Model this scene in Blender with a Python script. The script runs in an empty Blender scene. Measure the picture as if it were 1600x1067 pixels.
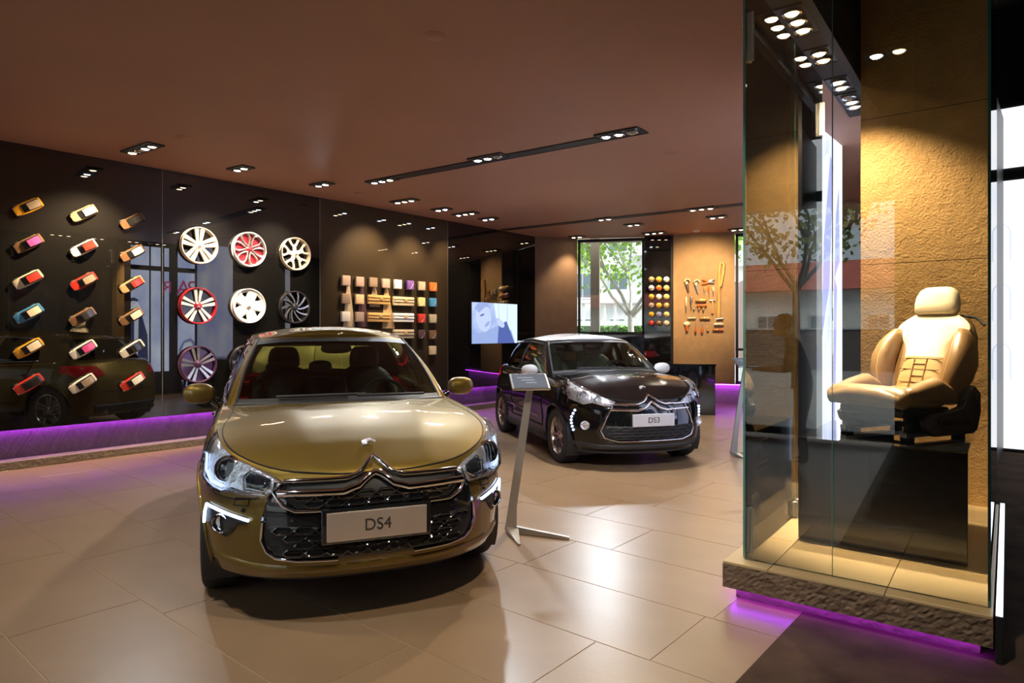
import bpy, bmesh, math, random
from mathutils import Vector, Matrix
from mathutils.bvhtree import BVHTree
random.seed(7)
R = math.radians
sc = bpy.context.scene
col = sc.collection
# ------------------------------------------------------------------ camera
F = 1035.0; HC = 1.50; YH = 520.0                       # focal length in px of a 1600 px wide frame, eye height
cam_d = bpy.data.cameras.new('camera'); cam = bpy.data.objects.new('camera', cam_d); col.objects.link(cam)
cam_d.sensor_width = 36.0; cam_d.lens = 36.0 * F / 1600.0; cam_d.clip_start = 0.05; cam_d.clip_end = 400
cam.location = (0, 0, HC); cam.rotation_euler = (R(90), 0, 0)
cam_d.shift_y = -(533.5 - YH) / 1600.0          # the horizon stands a little above the middle of the frame
sc.camera = cam
# ------------------------------------------------------------------ world, sun, exposure
world = bpy.data.worlds.new('overcast_sky'); sc.world = world; world.use_nodes = True
wn = world.node_tree.nodes; wl = world.node_tree.links
bgn = wn['Background']; bgn.inputs['Color'].default_value = (0.80, 0.91, 1.0, 1); bgn.inputs['Strength'].default_value = 1.9
sun_d = bpy.data.lights.new('sun', 'SUN'); sun = bpy.data.objects.new('sun', sun_d); col.objects.link(sun)
sun_d.energy = 9.0; sun_d.angle = R(25); sun_d.color = (1.0, 0.96, 0.88); sun.rotation_euler = Vector((-1.4, 0.45, -1.1)).to_track_quat('-Z', 'Y').to_euler()
vs = sc.view_settings; vs.view_transform = 'Standard'; vs.look = 'None'; vs.gamma = 1.0; vs.exposure = 0.18
try: vs.use_curve_mapping = False
except Exception: pass
# ------------------------------------------------------------------ frames
A0 = R(40)                                   # the room is turned 40 degrees to the view
U = Vector((math.sin(A0), math.cos(A0), 0)); N = Vector((math.cos(A0), -math.sin(A0), 0))
ROT = R(50)                                  # local x = along the long wall, local +y = into the long wall
WL = 8.95                                     # long wall plane (w)
def RW(u, w, z=0.0): return U * u - N * w + Vector((0, 0, z))
def ray(px, py=520.0): return Vector(((px - 800) / F, 1.0, -(py - YH) / F))
def on_floor(px, py, z=0.0):
    t = (HC - z) * F / (py - YH); d = ray(px, py); return Vector((d.x * t, t, z))
def on_ceiling(px, py, z): return on_floor(px, py, z)
def on_wall(px, py, w=WL):                   # -> (u, z) on a plane parallel to the long wall
    d = ray(px, py); t = w / -(d.dot(N)); p = d * t
    return p.dot(U), HC + d.z * t
ZC = 3.61                                    # main ceiling
P0 = Vector((1.186, 3.73, 0)); PA = R(-36.8)  # display platform frame: x = e along its front, y = v to its back
E = Vector((math.cos(PA), math.sin(PA), 0)); V = Vector((-math.sin(PA), math.cos(PA), 0))
def PW(e, v, z=0.0): return P0 + E * e + V * v + Vector((0, 0, z))

# ------------------------------------------------------------------ materials
MATS = {}
def mat(name, base, rough=0.5, metal=0.0, coat=0.0, emit=None, estr=0.0, noise=0.0, nscale=8.0, bump=0.0, bscale=60.0,
        spec=0.5, coat_rough=0.03, cior=1.5, detail=4.0, sheen=0.0, stretch=None, ior=1.5):
    if name in MATS: return MATS[name]
    m = bpy.data.materials.new(name); m.use_nodes = True; nt = m.node_tree; b = nt.nodes['Principled BSDF']
    c = (base[0], base[1], base[2], 1)
    b.inputs['Base Color'].default_value = c; b.inputs['Roughness'].default_value = rough; b.inputs['Metallic'].default_value = metal
    b.inputs['Specular IOR Level'].default_value = spec; b.inputs['IOR'].default_value = ior
    b.inputs['Coat Weight'].default_value = coat; b.inputs['Coat Roughness'].default_value = coat_rough
    b.inputs['Coat IOR'].default_value = cior
    if sheen: b.inputs['Sheen Weight'].default_value = sheen
    if emit:
        b.inputs['Emission Color'].default_value = (emit[0], emit[1], emit[2], 1); b.inputs['Emission Strength'].default_value = estr
    tc = nt.nodes.new('ShaderNodeTexCoord')
    mp = nt.nodes.new('ShaderNodeMapping'); nt.links.new(tc.outputs['Object'], mp.inputs['Vector'])
    if stretch: mp.inputs['Scale'].default_value = stretch
    nz = nt.nodes.new('ShaderNodeTexNoise'); nz.inputs['Scale'].default_value = nscale; nz.inputs['Detail'].default_value = detail
    nt.links.new(mp.outputs['Vector'], nz.inputs['Vector'])
    k = max(noise, 0.02)
    rmp = nt.nodes.new('ShaderNodeValToRGB')
    rmp.color_ramp.elements[0].position = 0.25; rmp.color_ramp.elements[1].position = 0.75
    rmp.color_ramp.elements[0].color = tuple(max(0, x * (1 - k)) for x in base) + (1,)
    rmp.color_ramp.elements[1].color = tuple(min(1, x * (1 + k)) for x in base) + (1,)
    nt.links.new(nz.outputs['Fac'], rmp.inputs['Fac']); nt.links.new(rmp.outputs['Color'], b.inputs['Base Color'])
    if bump:
        n2 = nt.nodes.new('ShaderNodeTexNoise'); n2.inputs['Scale'].default_value = bscale; n2.inputs['Detail'].default_value = 6
        nt.links.new(mp.outputs['Vector'], n2.inputs['Vector'])
        bp = nt.nodes.new('ShaderNodeBump'); bp.inputs['Strength'].default_value = bump; bp.inputs['Distance'].default_value = 0.02
        nt.links.new(n2.outputs['Fac'], bp.inputs['Height']); nt.links.new(bp.outputs['Normal'], b.inputs['Normal'])
    MATS[name] = m; return m
def glass(name, tint=(0.9, 0.97, 0.95), gain=1.0, rough=0.0, ior=1.5):
    if name in MATS: return MATS[name]
    m = bpy.data.materials.new(name); m.use_nodes = True; nt = m.node_tree; nt.nodes.clear()
    out = nt.nodes.new('ShaderNodeOutputMaterial'); mix = nt.nodes.new('ShaderNodeMixShader')
    tr = nt.nodes.new('ShaderNodeBsdfTransparent'); tr.inputs['Color'].default_value = (*tint, 1)
    gl = nt.nodes.new('ShaderNodeBsdfGlossy'); gl.inputs['Roughness'].default_value = rough
    fr = nt.nodes.new('ShaderNodeFresnel'); fr.inputs['IOR'].default_value = ior
    mu = nt.nodes.new('ShaderNodeMath'); mu.operation = 'MULTIPLY'; mu.inputs[1].default_value = gain; mu.use_clamp = True
    nt.links.new(fr.outputs['Fac'], mu.inputs[0]); nt.links.new(mu.outputs[0], mix.inputs['Fac'])
    nt.links.new(tr.outputs[0], mix.inputs[1]); nt.links.new(gl.outputs[0], mix.inputs[2]); nt.links.new(mix.outputs[0], out.inputs['Surface'])
    MATS[name] = m; return m
def emis(name, c, s): return mat(name, (0.02, 0.02, 0.02), 0.4, emit=c, estr=s)
def print_mat(name, ca, cb, scale, strength, kind='WAVE', stretch=(1, 1, 1)):
    """backlit photographic print: soft light and dark patches"""
    if name in MATS: return MATS[name]
    m = bpy.data.materials.new(name); m.use_nodes = True; nt = m.node_tree; b = nt.nodes['Principled BSDF']
    b.inputs['Base Color'].default_value = (0.02, 0.02, 0.02, 1); b.inputs['Roughness'].default_value = 0.25
    tc = nt.nodes.new('ShaderNodeTexCoord'); mp = nt.nodes.new('ShaderNodeMapping'); mp.inputs['Scale'].default_value = stretch
    nt.links.new(tc.outputs['Object'], mp.inputs['Vector'])
    if kind == 'WAVE':
        t = nt.nodes.new('ShaderNodeTexWave'); t.inputs['Scale'].default_value = scale; t.inputs['Distortion'].default_value = 9; t.inputs['Detail'].default_value = 3
    else:
        t = nt.nodes.new('ShaderNodeTexNoise'); t.inputs['Scale'].default_value = scale; t.inputs['Detail'].default_value = 6
    nt.links.new(mp.outputs['Vector'], t.inputs['Vector'])
    rp = nt.nodes.new('ShaderNodeValToRGB'); rp.color_ramp.elements[0].position = 0.3; rp.color_ramp.elements[1].position = 0.7
    rp.color_ramp.elements[0].color = (*ca, 1); rp.color_ramp.elements[1].color = (*cb, 1)
    nt.links.new(t.outputs['Fac'], rp.inputs['Fac']); nt.links.new(rp.outputs['Color'], b.inputs['Emission Color'])
    b.inputs['Emission Strength'].default_value = strength
    MATS[name] = m; return m

# ------------------------------------------------------------------ mesh helpers
class MB:
    def __init__(s): s.v = []; s.f = []; s.m = []
    def add(s, vs, fs, mi=0):
        o = len(s.v); s.v += [tuple(p) for p in vs]; s.f += [tuple(i + o for i in f) for f in fs]; s.m += [mi] * len(fs); return s
    def box(s, c, d, rz=0.0, mi=0, mtx=None):
        x, y, z = d[0] / 2, d[1] / 2, d[2] / 2
        vs = [Vector((a, b, e)) for e in (-z, z) for a, b in ((-x, -y), (x, -y), (x, y), (-x, y))]
        if mtx: vs = [mtx @ p for p in vs]
        if rz: vs = [Matrix.Rotation(rz, 3, 'Z') @ p for p in vs]
        vs = [p + Vector(c) for p in vs]
        return s.add(vs, [(3, 2, 1, 0), (4, 5, 6, 7), (0, 1, 5, 4), (1, 2, 6, 5), (2, 3, 7, 6), (3, 0, 4, 7)], mi)
    def tube(s, pts, r, n=8, closed=False, mi=0, flat=None, up=None):
        pts = [Vector(p) for p in pts]; L = len(pts); rings = []
        prev = None
        for i, p in enumerate(pts):
            a = pts[(i - 1) % L] if (closed or i > 0) else p; b = pts[(i + 1) % L] if (closed or i < L - 1) else p
            t = (b - a); t = t.normalized() if t.length > 1e-9 else Vector((0, 0, 1))
            ref = Vector(up) if up else (prev if prev is not None else (Vector((0, 0, 1)) if abs(t.z) < 0.9 else Vector((1, 0, 0))))
            x = ref - t * ref.dot(t)
            if x.length < 1e-6: x = t.orthogonal()
            x.normalize(); y = t.cross(x); prev = x
            rr = r[i] if isinstance(r, (list, tuple)) else r; fl = flat or 1.0
            rings.append([p + x * rr * math.cos(2 * math.pi * k / n) + y * rr * fl * math.sin(2 * math.pi * k / n) for k in range(n)])
        vs = [q for g in rings for q in g]; fs = []
        for i in range(L if closed else L - 1):
            j = (i + 1) % L
            for k in range(n):
                k2 = (k + 1) % n; fs.append((i * n + k, i * n + k2, j * n + k2, j * n + k))
        if not closed:
            fs.append(tuple(reversed(range(n)))); fs.append(tuple((L - 1) * n + k for k in range(n)))
        return s.add(vs, fs, mi)
    def revolve(s, prof, n=32, mtx=None, mi=0, closed=False):
        vs = []; fs = []; L = len(prof)
        for k in range(n):
            a = 2 * math.pi * k / n
            for r_, z_ in prof: vs.append(Vector((r_ * math.cos(a), r_ * math.sin(a), z_)))
        for k in range(n):
            k2 = (k + 1) % n
            for i in range(L if closed else L - 1):
                j = (i + 1) % L; fs.append((k * L + i, k2 * L + i, k2 * L + j, k * L + j))
        if mtx: vs = [mtx @ p for p in vs]
        return s.add(vs, fs, mi)
    def loft(s, rings, cap=True, mi=0, closed=True):
        n = len(rings[0]); vs = [p for g in rings for p in g]; fs = []
        for i in range(len(rings) - 1):
            for k in range(n if closed else n - 1):
                k2 = (k + 1) % n; fs.append((i * n + k, i * n + k2, (i + 1) * n + k2, (i + 1) * n + k))
        if cap: fs.append(tuple(reversed(range(n)))); fs.append(tuple((len(rings) - 1) * n + k for k in range(n)))
        return s.add(vs, fs, mi)
    def prism(s, poly, z0, z1, mtx=None, mi=0):
        n = len(poly); vs = [Vector((p[0], p[1], z0)) for p in poly] + [Vector((p[0], p[1], z1)) for p in poly]
        if mtx: vs = [mtx @ p for p in vs]
        fs = [tuple(reversed(range(n))), tuple(range(n, 2 * n))] + [(k, (k + 1) % n, n + (k + 1) % n, n + k) for k in range(n)]
        return s.add(vs, fs, mi)
    def sphere(s, c, r, nu=16, nv=10, sc=(1, 1, 1), mi=0, ex=1.0):
        c = Vector(c); pw = lambda a: math.copysign(abs(a) ** ex, a)
        rings = []
        for i in range(nv + 1):
            ph = math.pi * i / nv - math.pi / 2; cr = pw(math.cos(ph)) if 0 < i < nv else 0.02
            rings.append([c + Vector((r * sc[0] * cr * pw(math.cos(2 * math.pi * k / nu)), r * sc[1] * cr * pw(math.sin(2 * math.pi * k / nu)), r * sc[2] * pw(math.sin(ph)))) for k in range(nu)])
        return s.loft(rings, True, mi)
def mesh(name, mb, mats, smooth=None, bevel=0.0, bseg=2, recalc=True):
    me = bpy.data.meshes.new(name); me.from_pydata([tuple(p) for p in mb.v], [], mb.f)
    if not isinstance(mats, (list, tuple)): mats = [mats]
    for m in mats: me.materials.append(m)
    if any(mb.m): me.polygons.foreach_set('material_index', mb.m)
    if bevel or recalc:
        bm = bmesh.new(); bm.from_mesh(me)
        if recalc: bmesh.ops.recalc_face_normals(bm, faces=bm.faces)
        if bevel:
            es = [e for e in bm.edges if len(e.link_faces) == 2 and e.calc_face_angle(0) > 0.5]
            bmesh.ops.bevel(bm, geom=es, offset=bevel, segments=bseg, affect='EDGES', profile=0.5)
        bm.to_mesh(me); bm.free()
    if smooth is not None:
        me.shade_smooth()
        if smooth < 180: me.set_sharp_from_angle(angle=R(smooth))
    me.update(); return me
def link(name, me, parent=None, loc=None, rot=None):
    o = bpy.data.objects.new(name, me); col.objects.link(o)
    if parent: o.parent = parent
    if loc is not None: o.location = loc
    if rot is not None: o.rotation_euler = rot
    return o
def part(name, mb, mats, parent, smooth=None, bevel=0.0, loc=None, rot=None, label=None, bseg=2, recalc=True):
    o = link(name, mesh(name, mb, mats, smooth, bevel, bseg, recalc), parent, loc, rot)
    if label: o['label'] = label
    return o
def tag(o, label, cat, group=None, kind=None):
    o['label'] = label; o['category'] = cat
    if group: o['group'] = group
    if kind: o['kind'] = kind
    return o
def thing(name, label, cat, loc=(0, 0, 0), rot=(0, 0, 0), group=None):
    o = bpy.data.objects.new(name, None); col.objects.link(o); o.location = loc
    o.rotation_euler = rot if not isinstance(rot, (int, float)) else (0, 0, rot)
    o.empty_display_size = 0.1
    return tag(o, label, cat, group)
def struct(name, mb, mats, parent=None, label=None, cat=None, loc=None, rot=None, smooth=None, bevel=0.0):
    o = part(name, mb, mats, parent, smooth, bevel, loc, rot)
    if not parent:
        o['kind'] = 'structure'
        if label: o['label'] = label
        if cat: o['category'] = cat
    return o
def interp(tab, x):
    tab = sorted(tab)
    if x <= tab[0][0]: return tab[0][1]
    for (a, b), (c, d) in zip(tab, tab[1:]):
        if x <= c:
            t = (x - a) / (c - a); return b + (d - b) * t
    return tab[-1][1]
def sinterp(tab, x):                         # smooth (monotone-ish cubic) interpolation
    tab = sorted(tab); n = len(tab)
    if x <= tab[0][0]: return tab[0][1]
    if x >= tab[-1][0]: return tab[-1][1]
    for i in range(n - 1):
        x0, y0 = tab[i]; x1, y1 = tab[i + 1]
        if x <= x1:
            def sl(k):
                if k == 0 or k == n - 1:
                    a, b = (tab[0], tab[1]) if k == 0 else (tab[-2], tab[-1]); return (b[1] - a[1]) / (b[0] - a[0])
                return (tab[k + 1][1] - tab[k - 1][1]) / (tab[k + 1][0] - tab[k - 1][0])
            h = x1 - x0; t = (x - x0) / h; m0 = sl(i) * h; m1 = sl(i + 1) * h
            return (2 * t ** 3 - 3 * t ** 2 + 1) * y0 + (t ** 3 - 2 * t ** 2 + t) * m0 + (-2 * t ** 3 + 3 * t ** 2) * y1 + (t ** 3 - t ** 2) * m1
    return tab[-1][1]
def catmull(P, t):                           # P list of Vectors, t in [0, len-1]
    n = len(P); i = min(int(t), n - 2); f = t - i
    p0 = P[max(i - 1, 0)]; p1 = P[i]; p2 = P[i + 1]; p3 = P[min(i + 2, n - 1)]
    if i == 0: p0 = p1 * 2 - p2
    if i == n - 2: p3 = p2 * 2 - p1
    return 0.5 * ((2 * p1) + (p2 - p0) * f + (2 * p0 - 5 * p1 + 4 * p2 - p3) * f * f + (3 * p1 - p0 - 3 * p2 + p3) * f ** 3)
def smoothpath(P, k=6):
    P = [Vector(p) for p in P]; return [catmull(P, i / k) for i in range((len(P) - 1) * k + 1)]
def densify(P, step):
    out = []
    for a, b in zip(P, P[1:]):
        a = Vector(a); b = Vector(b); n = max(1, int((b - a).length / step))
        out += [a + (b - a) * (i / n) for i in range(n)]
    return out + [Vector(P[-1])]
def clip_half(poly, p, nrm):                 # keep the side where (q - p).nrm >= 0
    out = []
    for i in range(len(poly)):
        a = poly[i]; b = poly[(i + 1) % len(poly)]; da = (a - p).dot(nrm); db = (b - p).dot(nrm)
        if da >= 0: out.append(a)
        if (da >= 0) != (db >= 0): out.append(a + (b - a) * (da / (da - db)))
    return out
def text_mesh(name, s, size, m, parent, loc, rot, extrude=0.002, align='CENTER'):
    cu = bpy.data.curves.new(name, 'FONT'); cu.body = s; cu.size = size; cu.extrude = extrude; cu.align_x = align; cu.align_y = 'CENTER'
    o = bpy.data.objects.new(name, cu); col.objects.link(o)
    dg = bpy.context.evaluated_depsgraph_get(); me = bpy.data.meshes.new_from_object(o.evaluated_get(dg))
    bpy.data.objects.remove(o); me.materials.clear(); me.materials.append(m)
    return link(name, me, parent, loc, rot)
def copy_tree(o, parent=None):
    c = o.copy(); col.objects.link(c); c.parent = parent
    for ch in list(o.children): copy_tree(ch, c)
    return c
# ------------------------------------------------------------------ shared materials
m_tile = mat('floor_tile', (0.265, 0.172, 0.098), 0.32, noise=0.10, nscale=2.2, bump=0.04, bscale=40)
m_grout = mat('grout', (0.40, 0.29, 0.18), 0.8)
m_carpet = mat('dark_carpet', (0.085, 0.052, 0.034), 0.95, noise=0.55, nscale=3.0, bump=0.5, bscale=300, spec=0.1)
m_ceil = mat('maroon_ceiling', (0.40, 0.205, 0.13), 0.6, noise=0.05, nscale=0.8)
m_slot = mat('slot_black', (0.012, 0.009, 0.008), 0.6)
m_bglass = mat('black_wall_glass', (0.0045, 0.0038, 0.003), 0.55, spec=0.05, cior=1.9, coat=1.0, coat_rough=0.004, noise=0.1, nscale=1.0, ior=1.6)
m_bglass2 = mat('brown_wall_glass', (0.036, 0.024, 0.012), 0.60, spec=0.1, cior=1.8, coat=1.0, coat_rough=0.01, noise=0.08, nscale=1.0, ior=1.6)
m_seam = mat('panel_seam', (0.35, 0.33, 0.30), 0.4, metal=0.6)
m_black = mat('matt_black', (0.01, 0.01, 0.011), 0.6)
m_gloss = mat('gloss_black', (0.008, 0.008, 0.009), 0.06, coat=1.0)
m_stone = mat('rough_stone', (0.20, 0.155, 0.115), 0.75, noise=0.25, nscale=14, bump=0.9, bscale=26)
m_plinth = mat('plinth_stone', (0.38, 0.32, 0.27), 0.75, noise=0.15, nscale=14, bump=0.4, bscale=26)
m_tan = mat('tan_render', (0.42, 0.255, 0.115), 0.8, noise=0.12, nscale=6, bump=0.3, bscale=40)
m_brown = mat('brown_wall', (0.20, 0.12, 0.07), 0.7, noise=0.10, nscale=4, bump=0.1, bscale=40)
m_darkwall = mat('dark_wall', (0.020, 0.017, 0.015), 0.55, noise=0.1)
m_purple = emis('purple_led', (0.45, 0.04, 1.0), 30.0)
m_white = mat('white_paint', (0.75, 0.74, 0.72), 0.5)
m_beige = mat('beige_column', (0.52, 0.43, 0.33), 0.7)
m_alu = mat('brushed_aluminium', (0.62, 0.62, 0.62), 0.32, metal=1.0)
m_chrome = mat('chrome', (0.85, 0.85, 0.87), 0.06, metal=1.0)
m_pane = glass('window_pane', (0.98, 0.995, 0.99))
m_case = glass('case_glass', (0.965, 0.988, 0.98), gain=1.0, ior=1.75)

# ------------------------------------------------------------------ back line of the room
BA = Vector((0.52, 14.53, 0)); BB = Vector((1.457, 14.79, 0)); BC = Vector((2.89, 14.46, 0)); BD = Vector((4.66, 13.86, 0))
BE = Vector((5.85, 13.55, 0)); BF = Vector((8.6, 12.7, 0))
back_n = Vector((BD.y - BA.y, -(BD.x - BA.x), 0)).normalized()     # towards the camera
def room_poly(margin=0.0):
    S = [Vector((x, y, 0)) for x, y in ((-30, -30), (30, -30), (30, 30), (-30, 30))]
    S = clip_half(S, RW(0, WL + 0.25), N); S = clip_half(S, RW(-2.75, 0), U)
    S = clip_half(S, BA - back_n * 0.45, back_n); S = clip_half(S, RW(0, -6.2), -N)
    return S
# floor slab, tiles, carpet
fl = room_poly(); mb = MB().prism([(p.x, p.y) for p in fl], -0.12, -0.0026)
floor = struct('floor', mb, m_grout, label='beige stone tiled showroom floor', cat='floor')
WC = 1.09                                        # the carpet begins here
back_lim = BA - back_n * 0.2
tu, tw = 0.61, 1.285; gap = 0.0025
cache = {}
k = 0; nt_ = 0
for r_ in range(-6, 27):
    u0 = 0.90 + (r_ - 0) * tu
    off = (5.28 if r_ % 2 == 0 else 4.99) + (0.0 if (r_ // 2) % 2 == 0 else 0.33)
    for c_ in range(-8, 9):
        w0 = off + c_ * tw; w1 = w0 + tw
        if w1 <= WC or w0 >= WL: continue
        lo = max(w0, WC); hi = min(w1, WL)
        cor = [RW(a, b) for a, b in ((u0, lo), (u0 + tu, lo), (u0 + tu, hi), (u0, hi))]
        if not any((q - back_lim).dot(back_n) > 0 for q in cor) or u0 + tu < -2.5: continue
        if hi - lo < 0.02: continue
        key = round(hi - lo, 3)
        if key not in cache:
            q = MB().box((0, 0, -0.004), (tu - 2 * gap, hi - lo - 2 * gap, 0.012)); cache[key] = mesh('tile', q, m_tile, bevel=0.0012, bseg=1)
        c = RW(u0 + tu / 2, (lo + hi) / 2, -0.002); link('tile', cache[key], floor, c, (0, 0, ROT)); nt_ += 1
cp = clip_half(room_poly(), RW(0, WC - 0.002), N)
mb = MB().prism([(p.x, p.y) for p in cp], -0.004, 0.006)
tag(struct('carpet', mb, m_carpet), 'dark brown short pile carpet beside the tiled floor', 'carpet')
# ceiling: low over the cars, a high void over the glass case
cl = clip_half(room_poly(), PW(0.27, 0), -E)
mb = MB().prism([(p.x, p.y) for p in cl], ZC, ZC + 0.25)
ceiling = struct('ceiling', mb, m_ceil, label='low maroon ceiling with recessed spots', cat='ceiling')
ch = clip_half(room_poly(), PW(0.27, 0), E)
mb = MB().prism([(p.x, p.y) for p in ch], 5.6, 5.75)
struct('ceiling_void', mb, m_darkwall, label='dark high ceiling above the glass case', cat='ceiling')
mb = MB(); mb.box((0, 0, 0), (0.06, 24, 2.1)); o = struct('trim_1', mb, m_darkwall, loc=PW(0.301, 3, ZC + 0.97), rot=(0, 0, PA), label='dark fascia along the edge of the low ceiling', cat='fascia')
# smoke detectors and flush speakers in the ceiling
for i, (px, py, lb) in enumerate(((680, 57, 'round flush detector in the ceiling above the bronze car'), (287, 215, 'small flush detector in the ceiling above the toy cars'),
                   (1051, 240, 'small flush detector in the ceiling right of the long light slot'), (1088, 361, 'white dome detector at the back of the ceiling above the tool panel'), (560, 302, 'small flush detector in the ceiling above the swatch wall'))):
    p = on_ceiling(px, py, ZC - 0.002); t = thing('smoke_detector', lb, 'detector', p)
    mm = m_white if i == 3 else m_ceil
    part('detector_base', MB().revolve([(0.0, -0.004), (0.075, -0.004), (0.08, 0.0), (0.08, 0.003)], 24), mm, t, 60)
    part('detector_cap', MB().revolve([(0.0, -0.03 if i == 3 else -0.012), (0.05, -0.024 if i == 3 else -0.010), (0.055, -0.004)], 24), mm, t, 60)

# ------------------------------------------------------------------ long left wall
u_lo, u_hi = -2.5, on_wall(837, 500)[0]
Lw = u_hi - u_lo
mb = MB().box(((u_lo + u_hi) / 2, WL + 0.20, ZC / 2), (Lw, 0.12, ZC))
wall_left = struct('wall_left', mb, m_darkwall, rot=(0, 0, ROT), label='long wall of black glass panels', cat='wall')
edges = [u_lo, 1.0, on_wall(254, 500)[0], on_wall(500, 500)[0], on_wall(700, 500)[0], u_hi]
ZG = 0.42
for i, (a, b) in enumerate(zip(edges, edges[1:])):
    mb = MB().box(((a + b) / 2, WL + 0.03, (ZG + ZC) / 2), (b - a - 0.008, 0.06, ZC - ZG - 0.002))
    part('panel', mb, m_bglass2 if i == 3 else m_bglass, wall_left, bevel=0.002, bseg=1)
    if i: part('seam', MB().box((a, WL + 0.035, (ZG + ZC) / 2), (0.008, 0.06, ZC - ZG - 0.004)), m_seam, wall_left)
part('plinth_face', MB().box(((u_lo + u_hi) / 2, WL + 0.16, ZG / 2), (Lw, 0.04, ZG)), m_plinth, wall_left)
part('kerb', MB().box(((u_lo + u_hi) / 2, WL + 0.02, 0.045), (Lw, 0.24, 0.09)), m_stone, wall_left, bevel=0.006)
part('led_strip', MB().box(((u_lo + u_hi) / 2, WL + 0.09, ZG + 0.012), (Lw - 0.1, 0.02, 0.012)), m_purple, wall_left)

# ------------------------------------------------------------------ back of the room
def seg_wall(name, a, b, z0, z1, th, m, **kw):
    d = (b - a); L = d.length; ang = math.atan2(d.y, d.x)
    mb = MB().box((L / 2, th / 2, (z0 + z1) / 2), (L, th, z1 - z0))
    return struct(name, mb, m, loc=a, rot=(0, 0, ang), **kw)
wb = seg_wall('wall_back', BA + Vector((-0.5, -0.14, 0)), BB, 0, ZC, 0.3, m_brown, label='brown rendered end wall beside the black glass', cat='wall')
wk = seg_wall('wall_back_dark', BC, BC + (BD - BC) * 0.30, ZG, ZC, 0.3, m_gloss, label='glossy black panel carrying the gear knobs', cat='wall')
wk.name = 'wall_knobs'
wt = seg_wall('wall_tools', BC + (BD - BC) * 0.33, BD, ZG, ZC, 0.3, m_tan, label='tan panel carrying the leather tools', cat='wall')
seg_wall('wall_gap', BC + (BD - BC) * 0.295, BC + (BD - BC) * 0.335, ZG, ZC, 0.36, m_darkwall, label='dark strip between the black and the tan panel', cat='wall').location += Vector((0.0, 0.03, 0))
seg_wall('wall_sill', BB, BC, 0.0, 1.46, 0.3, m_gloss, label='black low wall under the window', cat='wall')
seg_wall('wall_base', BC + Vector((0.02, 0.10, 0)), BE + Vector((0.02, 0.10, 0)), 0, ZG, 0.3, m_plinth, label='stone plinth under the back panels', cat='wall')
mb = MB(); d = BE - BC
o = struct('trim_led', MB().box((d.length / 2, 0.02, ZG - 0.012), (d.length, 0.02, 0.012)), m_purple, loc=BC, rot=(0, 0, math.atan2(d.y, d.x)), label='purple light strip under the back panels', cat='light strip'); o.name = 'trim_2'
seg_wall('wall_back_far', BE, BF, 0, 5.6, 0.3, m_darkwall, label='dark end wall beyond the far window', cat='wall')
seg_wall('wall_side_far', BF, RW(10.7, -6.2), 0, 5.6, 0.3, m_darkwall, label='dark side wall behind the case', cat='wall')
def window(name, a, b, z0, z1, mull, label):
    d = b - a; L = d.length; ang = math.atan2(d.y, d.x)
    w = struct(name, MB().box((L / 2, 0.12, (z0 + z1) / 2), (L, 0.012, z1 - z0)), m_pane, loc=a, rot=(0, 0, ang), label=label, cat='window')
    for zz in (z0 + 0.03, z1 - 0.03): part('window_rail', MB().box((L / 2, 0.12, zz), (L, 0.08, 0.06)), m_black, w)
    for x in [0.03, L - 0.03] + mull: part('window_mullion', MB().box((x, 0.12, (z0 + z1) / 2), (0.05, 0.08, z1 - z0)), m_black, w)
    return w
w1 = window('window_1', BB, BC, 1.46, ZC - 0.02, [], 'tall window showing the green tree behind the black car')
d = BC - BB
part('column', MB().box((0.36, 0.42, 2.6), (0.20, 0.2, 2.3)), m_beige, w1)
part('lintel', MB().box((d.length / 2, 0.42, 3.62), (d.length, 0.2, 0.14)), m_beige, w1)
w2 = window('window_2', BD + (BE - BD) * 0.02, BE, ZG, ZC - 0.02, [], 'far window behind the glass case')
part('window_rail', MB().box(((BE - BD).length / 2, 0.12, 1.15), ((BE - BD).length, 0.06, 0.05)), m_black, w2)

# ------------------------------------------------------------------ street front behind the camera
FU = -2.5
wf = struct('wall_front', MB().box((0, 0, 0), (0.25, 15.5, 0.34)), m_darkwall, loc=RW(FU, 1.45, ZC - 0.17), rot=(0, 0, ROT), label='dark beam above the shop front', cat='wall')
struct('wall_front_upper', MB().box((0, 0, 0), (0.25, 7.5, 2.0)), m_darkwall, loc=RW(FU, -2.6, ZC + 1.0), rot=(0, 0, ROT), label='dark wall above the shop front', cat='wall')
struct('wall_front_side', MB().box((0, 0, 0), (0.25, 7.2, ZC)), m_darkwall, loc=RW(FU, -2.6, ZC / 2), rot=(0, 0, ROT), label='dark solid end of the shop front behind the camera', cat='wall')
w3 = struct('window_3', MB().box((0, 3.525, 0), (0.012, 7.95, 3.3)), m_pane, loc=RW(FU, 1.45, 1.72), rot=(0, 0, ROT), label='street front of clear glass', cat='window')
for wv in (1.03, 7.0, 8.92): part('window_mullion', MB().box((0, wv - 1.45, 0), (0.08, 0.05, 3.3)), m_black, w3)
part('window_rail', MB().box((0, 3.525, -1.62), (0.1, 7.95, 0.1)), m_black, w3)
struct('wall_right', MB().box((0, 0, 0), (13, 0.3, 5.7)), m_darkwall, loc=RW(3.8, -6.35, 2.85), rot=(0, 0, ROT), label='dark side wall outside the picture', cat='wall')

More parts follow.
